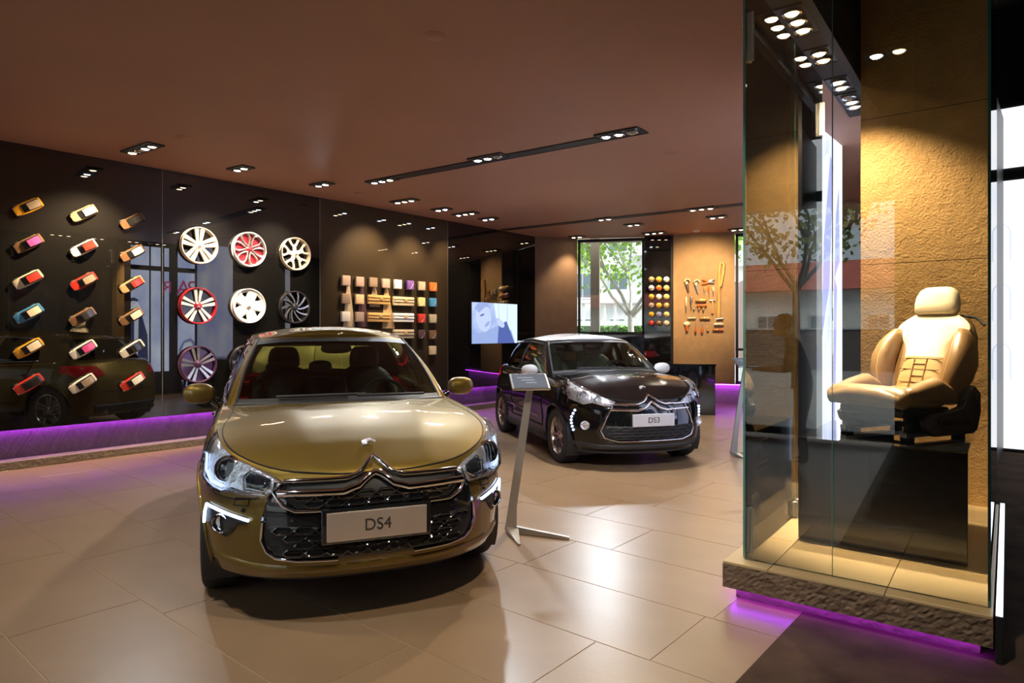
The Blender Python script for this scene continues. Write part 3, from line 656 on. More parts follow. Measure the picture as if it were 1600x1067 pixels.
def add_wheel(parent, loc, side, style, Rt, Rr, mrim, wid=0.205):
    w = part('wheel', MB().revolve([(Rr * 0.97, wid * 0.36), (Rr * 1.02, wid * 0.47), (Rt - 0.03, wid * 0.52), (Rt - 0.008, wid * 0.46), (Rt, wid * 0.36), (Rt + 0.001, 0), (Rt, -wid * 0.36), (Rt - 0.008, -wid * 0.46), (Rt - 0.03, -wid * 0.52), (Rr * 1.02, -wid * 0.47), (Rr * 0.97, -wid * 0.36)], 56),
             mat('tyre_rubber', (0.018, 0.018, 0.019), 0.75, bump=0.15, bscale=90), parent, 50, loc=loc, rot=(R(-90 * side), 0, 0), label='black tyre with alloy rim')
    for k in (-1, 0, 1): part('tread_groove', MB().revolve([(Rt + 0.0015, k * 0.045 - 0.005), (Rt + 0.0025, k * 0.045), (Rt + 0.0015, k * 0.045 + 0.005)], 48), m_black, w, 60)
    b, s, h = rim_meshes(style, Rr); dz = -0.13 + wid * 0.42
    for nm, q in (('rim_barrel', b), ('rim_spokes', s), ('rim_hub', h)): part(nm, q, mrim, w, 40, loc=(0, 0, dz))
    part('brake_disc', MB().revolve([(0, 0.0), (Rr * 0.75, 0.0), (Rr * 0.75, -0.02)], 32), m_alu, w, 40, loc=(0, 0, 0.0))
    return w

# ------------------------------------------------------------------ car builder
def build_car(root, P, paint, roof_m, mrim, kind):
    xf, xr, W = P['xf'], P['xr'], P['w']; xcf, xcr = P['xcf'], P['xcr']
    ex = P.get('ex', 2.6); NP = 150
    raw = []
    for i in range(121):
        ph = math.pi / 2 * i / 120; raw.append((xcf + (xf - xcf) * math.cos(ph) ** (2 / ex) if i < 120 else xcf, W * math.sin(ph) ** (2 / ex)))
    for i in range(1, 60): raw.append((xcf + (xcr - xcf) * i / 60, W))
    er = P.get('exr', 3.0)
    for i in range(121):
        ph = math.pi / 2 * (1 - i / 120); raw.append((xcr - (xcr - xr) * (math.cos(ph) ** (2 / er) if i else 0), W * math.sin(ph) ** (2 / er) if i < 120 else 0.0))
    # resample by arc length
    cum = [0]
    for a, b in zip(raw, raw[1:]): cum.append(cum[-1] + math.hypot(b[0] - a[0], b[1] - a[1]))
    out = []; j = 0
    for i in range(NP + 1):
        s = cum[-1] * i / NP
        while j < len(cum) - 2 and cum[j + 1] < s: j += 1
        t = (s - cum[j]) / max(1e-9, cum[j + 1] - cum[j]); out.append((raw[j][0] + (raw[j + 1][0] - raw[j][0]) * t, raw[j][1] + (raw[j + 1][1] - raw[j][1]) * t))
    ze = lambda x: sinterp(P['edge'], x)
    zb = P['zb']; xa = P['axles']; NL = 28
    def pt(o, t):
        x0, y0 = o; top = ze(x0); z = zb + (top - zb) * t
        fr = sinterp(P['front'], z); rr = sinterp(P['rear'], z)
        x = x0
        if x0 > xcf: x = xcf + (x0 - xcf) * (fr - xcf) / (xf - xcf)
        elif x0 < xcr: x = xcr + (x0 - xcr) * (rr - xcr) / (xr - xcr)
        k = sinterp(P['side'], z)
        tt = max(0.0, (t - 0.86) / 0.14); k -= 0.035 * tt * tt
        y = y0 * k
        side = min(1.0, y0 / W) ** 8
        for a in xa: y += side * 0.022 * math.exp(-((x - a) / 0.40) ** 2) * math.exp(-((z - 0.62) / 0.22) ** 2)
        if xcr < x < xcf: y += side * (-0.016 * math.exp(-((z - 0.50) / 0.10) ** 2))
        return Vector((x, y, z))
    grid = [[pt(o, (l / NL)) for l in range(NL + 1)] for o in out]
    body = MB(); hood = MB()
    n1 = NL + 1
    def emit(mb, rows, flip=False):
        n = len(rows[0]); vs = [p for r_ in rows for p in r_]
        fs = [(i * n + j, (i + 1) * n + j, (i + 1) * n + j + 1, i * n + j + 1) for i in range(len(rows) - 1) for j in range(n - 1)]
        mb.add(vs, fs); mb.add([Vector((p.x, -p.y, p.z)) for p in vs], [tuple(reversed(f)) for f in fs])
    emit(body, grid)
    # top skin: cross strips from edge to edge
    KC = 14; crown = P['crown']
    def cap(i, r_):
        e = grid[i][NL]; f = min(1.0, e.y / (0.75 * W)); c = crown * f ** 1.2
        x = e.x
        z = e.z + c * (1 - r_ * r_)
        if x > P['cowl']:                        # two soft creases running up the bonnet
            q = e.y * r_; z += 0.008 * f * math.exp(-((q - 0.30 - 0.12 * (xf - x)) / 0.07) ** 2)
        return Vector((x, e.y * r_, z))
    def rs_for(x):
        rm = interp([(1.20, 0.90), (1.60, 0.955), (1.85, 0.992)], x) if x > 0 else 0.9
        return [1 - (1 - rm) * q for q in (0, 0.15, 0.4, 0.7, 1.0)] + [rm * (1 - k / KC) for k in range(1, KC + 1)]
    capg = [[cap(i, r_) for r_ in rs_for(grid[i][NL].x)] for i in range(NP + 1)]
    cowl, hatch = P['cowl'], P['hatch']
    iw = next(i for i in range(NP + 1) if grid[i][NL].x < cowl); ih = next(i for i in range(NP + 1) if grid[i][NL].x < hatch)
    emit(body, [g[:5] for g in capg])             # rim of the skin all round
    emit(hood, [g[4:] for g in capg[:iw + 1]]); emit(body, [g[4:] for g in capg[ih:]])
    # raycast target from the uncut skin
    tgt = MB(); tgt.v = list(body.v) + list(hood.v); tgt.f = list(body.f) + [tuple(i + len(body.v) for i in f) for f in hood.f]
    bvh = BVHTree.FromPolygons([Vector(v) for v in tgt.v], tgt.f)
    # wheel openings
    RA = P['arch']; zc = P['rt']; cell = 0.024
    for i, v in enumerate(body.v):
        if abs(v[1]) < 0.5: continue
        for a in xa:
            dx, dz = v[0] - a, v[2] - zc; d = math.hypot(dx, dz)
            if abs(d - RA) < cell and d > 1e-6: body.v[i] = (a + dx * RA / d, v[1], zc + dz * RA / d)
    keep = []
    for f in body.f:
        c = sum((Vector(body.v[i]) for i in f), Vector()) / len(f)
        if abs(c.y) > 0.5 and any(math.hypot(c.x - a, c.z - zc) < RA - 0.001 for a in xa): continue
        keep.append(f)
    body.f = keep; body.m = [0] * len(keep)
    def part2(name, mb, mats, parent, smooth=40, **kw):
        o = part(name, mb, mats, parent, smooth, **kw)
        return o
    me = mesh('body', body, paint, None, recalc=False)
    bm = bmesh.new(); bm.from_mesh(me); bmesh.ops.remove_doubles(bm, verts=bm.verts, dist=0.0004); bmesh.ops.recalc_face_normals(bm, faces=bm.faces); bm.to_mesh(me); bm.free(); me.shade_smooth(); me.set_sharp_from_angle(angle=R(55))
    bo = link('body', me, root)
    me = mesh('hood', hood, paint, None, recalc=False)
    bm = bmesh.new(); bm.from_mesh(me); bmesh.ops.remove_doubles(bm, verts=bm.verts, dist=0.0004); bmesh.ops.recalc_face_normals(bm, faces=bm.faces); bm.to_mesh(me); bm.free(); me.shade_smooth()
    ho = link('hood', me, root); ho.location.z = 0.003
    # --- projection helpers
    def proj(ax, a, b, s=1):
        if ax == 'f': o, d = Vector((6, a, b)), Vector((-1, 0, 0))
        elif ax == 'r': o, d = Vector((-6, a, b)), Vector((1, 0, 0))
        elif ax == 's': o, d = Vector((a, 6 * s, b)), Vector((0, -s, 0))
        else: o, d = Vector((a, b, 6)), Vector((0, 0, -1))
        h = bvh.ray_cast(o, d)
        if h[0] is None:
            q = {'f': Vector((xf, a, b)), 'r': Vector((xr, a, b)), 's': Vector((a, W * s, b)), 't': Vector((a, b, 1))}[ax]
            h = bvh.find_nearest(q)
        p, n = h[0], h[1]
        if n.dot(d) > 0: n = -n
        return p, n
    def patch(ax, poly, off=0.004, th=0.02, step=0.035, s=1):
        bm = bmesh.new(); f = bm.faces.new([bm.verts.new((p[0], p[1], 0)) for p in poly])
        lo = [min(p[k] for p in poly) for k in (0, 1)]; hi = [max(p[k] for p in poly) for k in (0, 1)]
        for k in (0, 1):
            n = int((hi[k] - lo[k]) / step)
            for i in range(1, n + 1):
                co = [0, 0, 0]; co[k] = lo[k] + (hi[k] - lo[k]) * i / (n + 1); no = [0, 0, 0]; no[k] = 1
                bmesh.ops.bisect_plane(bm, geom=bm.verts[:] + bm.edges[:] + bm.faces[:], plane_co=co, plane_no=no, dist=1e-5)
        bmesh.ops.triangulate(bm, faces=[f for f in bm.faces if len(f.verts) > 4])
        bm.verts.index_update(); mb = MB(); P2 = [proj(ax, v.co.x, v.co.y, s) for v in bm.verts]
        vs = [p + n * off for p, n in P2]; nv = len(vs); vs += [p - n * th for p, n in P2]
        fs = [tuple(v.index for v in f.verts) for f in bm.faces]
        fs += [(e.verts[0].index, e.verts[1].index, e.verts[1].index + nv, e.verts[0].index + nv) for e in bm.edges if len(e.link_faces) == 1]
        bm.free(); return mb.add(vs, fs)
    def path(ax, pts, off=0.0, step=0.04, s=1):
        return [(lambda h: h[0] + h[1] * off)(proj(ax, q.x, q.y, s)) for q in densify([Vector((p[0], p[1], 0)) for p in pts], step)]
    def mir(poly): return [(-p[0], p[1]) for p in reversed(poly)]
    def hexmesh(x0, x1, z0, z1, cw, chh, off, inside=None):
        mb = MB(); rows = int(round((z1 - z0) / chh)); 
        for r_ in range(rows):
            zz = z0 + chh * (r_ + 0.5); n = int((x1 - x0) / cw) + 2
            for c_ in range(n):
                yy = x0 + cw * (c_ + (0.5 if r_ % 2 else 0.0))
                if inside and not inside(yy, zz): continue
                a, b = cw * 0.47, chh * 0.42
                pts = [(yy - a, zz), (yy - a * 0.6, zz + b), (yy + a * 0.6, zz + b), (yy + a, zz), (yy + a * 0.6, zz - b), (yy - a * 0.6, zz - b)]
                P3 = []
                for q in pts: h = proj('f', *q); P3.append(h[0] + h[1] * off)
                mb.tube(P3, 0.0065, 5, closed=True)
                for sg in (1,):
                    h1 = proj('f', yy + a, zz); h2 = proj('f', yy + cw - a, zz); mb.tube([h1[0] + h1[1] * off, h2[0] + h2[1] * off], 0.004, 4)
        return mb
    m_fix = mat('car_black_gloss', (0.010, 0.010, 0.011), 0.08, coat=1.0)
    m_mat = mat('car_black_plastic', (0.022, 0.022, 0.023), 0.55)
    m_lamp = mat('lamp_reflector', (0.93, 0.95, 1.0), 0.16, metal=0.75, bump=0.55, bscale=38)
    m_lens = glass('lamp_lens', (0.97, 0.98, 1.0), 1.0)
    m_cg = glass('car_glass', (0.52, 0.60, 0.55), 1.0)
    m_dark = mat('lens_dark', (0.02, 0.022, 0.028), 0.03, coat=1.0)
    m_led = emis('drl_led', (0.50, 0.66, 1.0), 3.5)
    m_tail = mat('tail_lamp_red', (0.45, 0.01, 0.01), 0.12, coat=1.0, emit=(1.0, 0.03, 0.03), estr=0.25)
    m_gap = mat('shut_line', (0.004, 0.004, 0.004), 0.8)
    # hood shut line
    for s in (-1, 1):
        part('hood_gap', MB().tube([Vector((g[4].x, s * g[4].y, g[4].z + 0.002)) for g in capg[2:iw:2]], 0.0045, 5), m_gap, bo, 60)
    # underside and wheel wells
    part('underbody', MB().prism([(p[0] * 0.96, p[1] * 0.95) for p in out[::5]] + [(p[0] * 0.96, -p[1] * 0.95) for p in reversed(out[::5][1:-1])], zb - 0.015, zb + 0.03), m_mat, root)
    for a in xa:
        for s in (-1, 1):
            ww = MB(); n = 20; rr = RA + 0.004
            rings = [[Vector((a + rr * math.cos(math.pi * k / n * 1.36 - 0.56), s * y, zc + rr * math.sin(math.pi * k / n * 1.36 - 0.56))) for k in range(n + 1)] for y in (0.48, W * 0.972)]
            ww.loft(rings, False, closed=False); ww.add([Vector((a, s * 0.48, zc))] + rings[0], [(0, i, i + 1) for i in range(1, n + 1)])
            part('wheel_well', ww, m_mat, root, 60)
            lip = []
            for k in range(41):
                th = math.pi * k / 40 * 1.26 - 0.41
                h = proj('s', a + (RA + 0.004) * math.cos(th), zc + (RA + 0.004) * math.sin(th), s); lip.append(h[0] + h[1] * 0.001)
            lip = [p for p in lip if p.z > zb + 0.005]
            part('arch_lip', MB().tube(lip, 0.010, 6), paint, bo, 60)
            add_wheel(root, (a, s * (W - 0.115), P['rt']), s, P['rim'], P['rt'], P['rr'], mrim)
    # --- greenhouse
    posts = P['posts']; base = [Vector(p[0]) for p in posts]; top = [Vector(p[1]) for p in posts]
    names = P['segs']; SUB = 8; MV = 10
    def gp(k, t):                                 # k along posts, t up
        b = catmull(base, k); q = catmull(top, k); p = b + (q - b) * t
        k2 = min(k + 0.05, len(base) - 1); k1 = max(k - 0.05, 0); tg_ = catmull(base, k2) - catmull(base, k1); n = (q - b).cross(tg_)
        if n.length > 1e-9: n.normalize()
        cen = Vector((p.x - 0.2, 0, p.z - 0.3))
        if n.dot(p - cen) < 0: n = -n
        return p + n * 0.028 * math.sin(math.pi * t)
    TV = [0, 0.08, 0.2, 0.35, 0.5, 0.65, 0.8, 0.9, 0.95, 1.0]
    frame = MB()
    for i, nm in enumerate(names):
        ks = [i + j / SUB for j in range(SUB + 1)]
        def strip(t0, t1):
            ts = [t for t in TV if t0 - 1e-6 <= t <= t1 + 1e-6]
            return [[gp(k, t) for t in ts] for k in ks]
        if nm in ('windshield', 'rear_window', 'side_window'):
            glass_top = 0.95 if nm == 'windshield' else 0.9
            rows = strip(0, glass_top)
            def one(rows, s):
                n = len(rows[0]); vs = [Vector((p.x, p.y * s, p.z)) for r_ in rows for p in r_]
                return vs, [(a * n + j, (a + 1) * n + j, (a + 1) * n + j + 1, a * n + j + 1) for a in range(len(rows) - 1) for j in range(n - 1)]
            if nm == 'side_window':
                for s in (-1, 1): part('side_window', MB().add(*one(rows, s)), m_cg, root, 180)
            else:
                prev = P.setdefault('_acc_' + nm, MB())
                for s in (-1, 1): prev.add(*one(rows, s))
            emit(frame, strip(glass_top, 1.0))
        else: emit(frame, strip(0, 1.0))
    for nm in ('windshield', 'rear_window'):
        q = P.pop('_acc_' + nm); me = mesh(nm, q, m_cg, None)
        bm = bmesh.new(); bm.from_mesh(me); bmesh.ops.remove_doubles(bm, verts=bm.verts, dist=0.0005); bmesh.ops.recalc_face_normals(bm, faces=bm.faces); bm.to_mesh(me); bm.free(); me.shade_smooth(); link(nm, me, root)
    me = mesh('pillars', frame, P.get('pillar_m', paint), None)
    bm = bmesh.new(); bm.from_mesh(me); bmesh.ops.remove_doubles(bm, verts=bm.verts, dist=0.0005); bmesh.ops.recalc_face_normals(bm, faces=bm.faces); bm.to_mesh(me); bm.free(); me.shade_smooth(); link('pillars', me, root)
    roof = MB(); rows = []
    nk = (len(posts) - 1) * SUB
    for i in range(nk + 1):
        e = gp(i / SUB, 1.0); f = min(1.0, e.y / 0.5); row = []
        for r_ in [1, 0.97, 0.92, 0.84, 0.72, 0.56, 0.38, 0.2, 0.0]: row.append(Vector((e.x, e.y * r_, e.z + P['roof_crown'] * f * (1 - r_ ** 2.4))))
        rows.append(row)
    emit(roof, rows)
    me = mesh('roof', roof, roof_m, None)
    bm = bmesh.new(); bm.from_mesh(me); bmesh.ops.remove_doubles(bm, verts=bm.verts, dist=0.0005); bmesh.ops.recalc_face_normals(bm, faces=bm.faces); bm.to_mesh(me); bm.free(); me.shade_smooth(); link('roof', me, root).location.z = 0.002
    def inward(p, k=0.016):
        c = Vector((p.x * 0.6 - 0.1, 0, 0.95)) - p; return p + c.normalized() * k
    lin = MB(); emit(lin, [[inward(p, 0.022) for p in r_] for r_ in rows])
    for i, nm in enumerate(names):
        ks = [i + j / SUB for j in range(SUB + 1)]
        t0 = {'windshield': 0.95, 'rear_window': 0.9, 'side_window': 0.9}.get(nm, 0.0)
        emit(lin, [[inward(gp(k, t)) for t in TV if t >= t0 - 1e-6] for k in ks])
    part('headliner', lin, mat('interior_liner', (0.05, 0.05, 0.046), 0.8), root, 180)
    # window trims
    i0, i1 = P['trim_span']
    for s in (-1, 1):
        lo = [gp(i0 + (i1 - i0) * k / 40, 0.02) for k in range(41)]; hi = [gp(i0 + (i1 - i0) * k / 40, 0.9) for k in range(41)]
        for l in (lo, hi): part('window_trim', MB().tube([Vector((p.x, s * (p.y + 0.004), p.z)) for p in l], 0.009, 6), m_chrome if P['trim_chrome'] else m_mat, root, 60)
        part('windshield_seal', MB().tube([Vector((p.x, s * p.y, p.z)) for p in [gp(P['ws_end'] - 0.02, t / 12) for t in range(13)]], 0.011, 6), m_mat, root, 60)
    cowl_pts = [gp(P['ws_end'] * k / 14, 0.0) for k in range(15)]
    cp_ = [Vector((p.x + 0.012, -p.y, p.z + 0.003)) for p in reversed(cowl_pts[1:])] + [Vector((p.x + 0.012, p.y, p.z + 0.003)) for p in cowl_pts]
    part('cowl', MB().tube(cp_, 0.020, 8), m_mat, root, 60)
    band = MB(); rows = [[gp(P['ws_end'] * k / 14, t) + Vector((0.004, 0, 0.004)) for t in (0.0, 0.04, 0.075)] for k in range(15)]; emit(band, rows)
    part('windshield_border', band, m_mat, root, 60)
    band = MB(); rows = [[gp(P['ws_end'] * k / 14, t) + Vector((0.003, 0, 0.003)) for t in (0.88, 0.92, 0.955)] for k in range(15)]; emit(band, rows)
    part('windshield_top_border', band, m_mat, root, 60)
    # wipers
    wp = [gp(P['ws_end'] * k / 14, 0.055) for k in range(15)]
    pts = [Vector((p.x + 0.02, -p.y, p.z + 0.028)) for p in reversed(wp[1:9])] + [Vector((p.x + 0.02, p.y, p.z + 0.028)) for p in wp[:3]]
    part('wiper', MB().tube(pts, 0.009, 6), m_mat, root, 60)
    pts = [Vector((p.x + 0.028, p.y, p.z + 0.020)) for p in wp[1:11]]
    part('wiper', MB().tube(pts, 0.009, 6), m_mat, root, 60)
    # --- interior
    m_int = mat('interior_dark', (0.022, 0.023, 0.024), 0.7)
    m_dash = mat('dashboard_grey', (0.15, 0.16, 0.13), 0.6)
    cx = base[0].x; zbelt = base[0].z
    part('cabin_floor', MB().box((-0.4, 0, 0.36), (2.3, W * 1.5, 0.04)), m_int, root)
    dash = []
    for y in [k / 10 * 2 - 1 for k in range(11)]:
        yy = y * (W - 0.16); hump = 0.055 * math.exp(-((y - 0.48) / 0.25) ** 2); xe = cx - 0.10 - 0.30 * y * y
        dash.append([Vector((xe, yy, zbelt - 0.13)), Vector((xe - 0.02, yy, zbelt - 0.05)), Vector((xe - 0.25, yy, zbelt - 0.035 + hump)), Vector((xe - 0.40, yy, zbelt - 0.06 + hump)), Vector((xe - 0.46, yy, zbelt - 0.14)), Vector((xe - 0.40, yy, zbelt - 0.45)), Vector((xe, yy, zbelt - 0.45))])
    part('dashboard', MB().loft(dash), m_dash, root, 50)
    sw = MB(); M4 = Matrix.Translation((cx - 0.62, 0.36, zbelt - 0.06)) @ Matrix.Rotation(R(62), 4, 'Y')
    sw.tube([M4 @ Vector((0.185 * math.cos(a * math.pi / 16), 0.185 * math.sin(a * math.pi / 16), 0)) for a in range(32)], 0.014, 8, closed=True)
    sw.revolve([(0, 0.015), (0.06, 0.01), (0.07, -0.02)], 20, M4)
    for a in (0, 120, 240): sw.tube([M4 @ Vector((0.05 * math.cos(R(a)), 0.05 * math.sin(R(a)), 0)), M4 @ Vector((0.18 * math.cos(R(a)), 0.18 * math.sin(R(a)), 0))], 0.012, 6)
    part('steering_wheel', sw, m_int, root, 50)
    mm = P['seat_mats']
    for y in (-0.36, 0.36):
        st = bpy.data.objects.new('seat', None); col.objects.link(st); st.parent = root; st.location = (P['seat_x'], y, 0.42); st.empty_display_size = 0.1; st.scale = (1.06, 1.06, 1.0)
        build_seat(st, False, mm)
    rb = MB(); xb = P['seat_x'] - 0.85
    rb.box((xb, 0, 0.80), (0.16, W * 1.45, 0.55)).box((xb + 0.25, 0, 0.52), (0.5, W * 1.4, 0.14))
    part('rear_bench', rb, mm[1], root, bevel=0.04, bseg=3)
    part('parcel_shelf', MB().box((xb - 0.38, 0, zbelt - 0.03), (0.62, W * 1.35, 0.03)), m_int, root)
    for y in (-0.4, 0.0, 0.4): part('rear_headrest', MB().sphere((xb - 0.02, y, 1.16), 0.1, 14, 8, (0.5, 1.15, 0.75), ex=0.7), mm[1], root, 180)
    for s in (-1, 1): part('door_trim', MB().box((-0.35, s * (W - 0.13), 0.72), (2.1, 0.05, 0.46)), m_int, root, bevel=0.01)
    part('mirror_inside', MB().sphere((top[0].x + 0.06, 0, top[0].z - 0.10), 0.12, 16, 8, (0.25, 1.0, 0.32), ex=0.7), m_int, root, 180)

    # --- mirrors
    mx, my, mz = P['mirror']
    for s in (-1, 1):
        mo = part('door_mirror', MB().sphere((mx, s * my, mz), 0.108, 22, 14, (0.62, 1.0, 0.66), ex=0.84), P['mirror_m'], root, 180)
        part('mirror_foot', MB().tube(smoothpath([(mx - 0.02, s * (my - 0.09), mz - 0.05), (mx - 0.03, s * (my - 0.14), mz - 0.085), (mx - 0.05, s * (W * 0.90), mz - 0.10)], 5), [0.03] * 11, 8), m_fix, mo, 60)
        part('mirror_glass', MB().sphere((mx - 0.052, s * my, mz), 0.10, 18, 8, (0.22, 0.95, 0.62), ex=0.8), m_chrome, mo, 180)
    # --- doors, handles, sills
    for s in (-1, 1):
        for poly, hx in P['doors']:
            dp = [(x, min(z, ze(x) - 0.055)) for x, z in densify_poly(poly, 0.12)]
            d_ = part('door', patch('s', dp, 0.0035, 0.006, 0.06, s), paint, root, 180)
            h = proj('s', hx, 0.86 if kind != 'ds3' else 0.82, s)
            part('door_handle', MB().tube([h[0] + h[1] * 0.004 + Vector((0.09, 0, 0)), h[0] + h[1] * 0.035 + Vector((0.07, 0, 0)), h[0] + h[1] * 0.035 + Vector((-0.07, 0, 0)), h[0] + h[1] * 0.004 + Vector((-0.09, 0, 0))], 0.013, 8), m_chrome if kind != 'ds3' else paint, d_, 60)
            gl = path('s', dp + [dp[0]], 0.002, 0.05, s); part('door_gap', MB().tube(gl, 0.0045, 5), m_gap, d_, 60)
        part('sill', MB().tube(path('s', [(xa[0] - RA - 0.04, zb + 0.06), (xa[1] + RA + 0.04, zb + 0.06)], 0.004, 0.08, s), 0.045, 8, flat=0.6), m_mat, root, 60)
        if kind == 'ds3': part('side_moulding', MB().tube(path('s', [(0.62, 0.46), (-0.62, 0.50)], 0.006, 0.08, s), 0.014, 6), m_chrome, root, 60)
    # --- tail
    for s in (-1, 1):
        tl = [(0.46, 0.86), (0.55, 0.99), (0.84, 1.0), (0.87, 0.90), (0.80, 0.82), (0.6, 0.82)]
        if s < 0: tl = mir(tl)
        part('tail_lamp', patch('r', tl, 0.008, 0.02, 0.05), m_tail, root, 180)
        part('exhaust', MB().tube([(xr + 0.03, s * 0.5, zb + 0.05), (xr + 0.16, s * 0.5, zb + 0.05)], 0.04, 14), m_chrome, root, 60)
    part('rear_bumper_insert', patch('r', [(-0.62, zb + 0.03), (0.62, zb + 0.03), (0.66, zb + 0.16), (-0.66, zb + 0.16)], 0.006, 0.02, 0.06), m_mat, root, 180)
    part('rear_plate', patch('r', [(-0.26, 0.62), (0.26, 0.62), (0.26, 0.73), (-0.26, 0.73)], 0.008, 0.01, 0.1), m_alu, root, 180)
    part('boot_gap', MB().tube(path('r', [(-0.70, ze(xr) - 0.03), (-0.60, 0.60), (0.60, 0.60), (0.70, ze(xr) - 0.03)], 0.001, 0.06), 0.005, 5), m_gap, bo, 60)
    sp_ = [gp(len(posts) - 1 - k / 6 * 2.2, 1.0) for k in range(7)]
    part('roof_spoiler', MB().tube([Vector((p.x - 0.06, -p.y, p.z + 0.008)) for p in reversed(sp_[1:])] + [Vector((p.x - 0.06, p.y, p.z + 0.008)) for p in sp_], 0.055, 10, flat=0.3, up=(1, 0, 0)), P.get('spoiler_m', roof_m), root, 60)
    # --- front end
    if kind in ('ds4', 'white'):
        part('front_mask', patch('f', [(-0.50, 0.735), (-0.545, 0.66), (-0.575, 0.55), (-0.58, 0.46), (-0.55, 0.395), (-0.46, 0.355), (0.46, 0.355), (0.55, 0.395), (0.58, 0.46), (0.575, 0.55), (0.545, 0.66), (0.50, 0.735), (0.30, 0.752), (0.14, 0.76), (0, 0.775), (-0.14, 0.76), (-0.30, 0.752)], 0.006, 0.03), m_fix, root, 180, label='gloss black panel around the grille')
        ug = part('upper_grille', patch('f', [(-0.45, 0.735), (-0.46, 0.66), (-0.40, 0.615), (0.40, 0.615), (0.46, 0.66), (0.45, 0.735), (0, 0.755)], 0.009, 0.02), m_black, root, 180)
        part('grille_mesh', hexmesh(-0.42, 0.42, 0.618, 0.69, 0.105, 0.036, 0.016, lambda y, z: abs(y) < 0.36 + (z - 0.6) * 0.6), m_fix, ug, 40)
        lg = part('lower_grille', patch('f', [(-0.545, 0.535), (-0.555, 0.45), (-0.50, 0.385), (-0.42, 0.37), (0.42, 0.37), (0.50, 0.385), (0.555, 0.45), (0.545, 0.535), (0.3, 0.52), (-0.3, 0.52)], 0.009, 0.02), m_black, root, 180)
        part('grille_mesh', hexmesh(-0.52, 0.52, 0.378, 0.525, 0.105, 0.037, 0.016, lambda y, z: abs(y) < 0.40 + (z - 0.37) * 1.0), m_fix, lg, 40)
        for s in (-1, 1): part('grille_surround', MB().tube(path('f', [(s * q, z) for q, z in [(0.565, 0.55), (0.572, 0.46), (0.545, 0.40), (0.50, 0.37), (0.40, 0.358), (0.2, 0.355)]], 0.012, 0.03), 0.0075, 8), m_chrome, lg, 60)
        part('front_lip', MB().tube(path('f', [(-0.80, 0.34), (-0.62, 0.315), (-0.3, 0.305), (0.3, 0.305), (0.62, 0.315), (0.80, 0.34)], 0.0, 0.04), 0.028, 10, flat=0.5), paint, root, 60)
        em = part('chevron_bar', MB().tube(path('f', [(-0.46, 0.735), (-0.15, 0.738), (-0.085, 0.762), (0, 0.825), (0.085, 0.762), (0.15, 0.738), (0.46, 0.735)], 0.024, 0.03), 0.013, 10), m_chrome, root, 60, label='upper chrome chevron bar')
        part('chevron_bar', MB().tube(path('f', [(-0.485, 0.688), (-0.17, 0.685), (-0.095, 0.705), (0, 0.768), (0.095, 0.705), (0.17, 0.685), (0.485, 0.688)], 0.026, 0.03), 0.020, 10), m_chrome, root, 60, label='lower chrome chevron bar')
        part('grille_frame', MB().tube(path('f', [(-0.50, 0.735), (-0.515, 0.69), (-0.47, 0.63), (-0.41, 0.603), (0.41, 0.603), (0.47, 0.63), (0.515, 0.69), (0.50, 0.735)], 0.012, 0.03), 0.009, 8), m_chrome, root, 60)
        pz = 0.525; hx_ = proj('f', 0, pz)[0].x + 0.03
        part('plate_holder', MB().box((hx_ - 0.012, 0, pz), (0.03, 0.58, 0.175)), m_fix, root, bevel=0.008)
        pl_ = part('number_plate', MB().box((hx_ + 0.008, 0, pz), (0.008, 0.525, 0.145)), mat('plate_steel', (0.72, 0.62, 0.54), 0.35, metal=0.7), root, bevel=0.003)
        if kind == 'ds4': text_mesh('plate_text', 'DS4', 0.085, mat('plate_ink', (0.03, 0.03, 0.03), 0.5), pl_, (hx_ + 0.013, 0, pz - 0.002), (R(90), 0, R(90)), 0.001)
        for s in (-1, 1):
            hl = [(0.47, 0.735), (0.53, 0.772), (0.62, 0.808), (0.72, 0.85), (0.775, 0.89), (0.805, 0.93), (0.835, 0.87), (0.862, 0.80), (0.868, 0.73), (0.82, 0.69), (0.76, 0.675), (0.71, 0.69), (0.64, 0.672), (0.55, 0.668), (0.51, 0.70)]
            hs = hl if s > 0 else mir(hl)
            h_ = part('headlamp', patch('f', hs, 0.006, 0.02, 0.03), m_lamp, root, 180)
            c, n = proj('f', s * 0.735, 0.785)
            rotm = Matrix.Translation(c + n * 0.012) @ n.lerp(Vector((1, 0, 0)), 0.6).normalized().to_track_quat('Z', 'Y').to_matrix().to_4x4()
            part('projector', MB().revolve([(0.072, -0.03), (0.072, 0.0), (0.062, 0.012), (0.054, 0.0), (0.054, -0.02)], 32, rotm), m_chrome, h_, 60)
            part('projector_lens', MB().revolve([(0.0, 0.014), (0.03, 0.010), (0.052, -0.006)], 28, rotm), m_dark, h_, 180)
            hp = [(0.53, 0.745), (0.62, 0.775), (0.645, 0.75), (0.64, 0.71), (0.57, 0.70), (0.54, 0.72)]
            part('turn_lamp', patch('f', hp if s > 0 else mir(hp), 0.014, 0.01, 0.03), m_dark, h_, 180)
            part('lamp_frame', MB().tube(path('f', [(a_ * s, b_) for a_, b_ in [(0.525, 0.745), (0.62, 0.785), (0.655, 0.755), (0.65, 0.70), (0.57, 0.69), (0.53, 0.715), (0.525, 0.745)]], 0.016, 0.03), 0.006, 6), m_chrome, h_, 60)
            part('lamp_lower_trim', MB().tube(path('f', [(a_ * s, b_) for a_, b_ in [(0.86, 0.80), (0.855, 0.72), (0.80, 0.69), (0.76, 0.682), (0.71, 0.70), (0.64, 0.684), (0.55, 0.68)]], 0.012, 0.03), 0.007, 6), m_chrome, h_, 60)
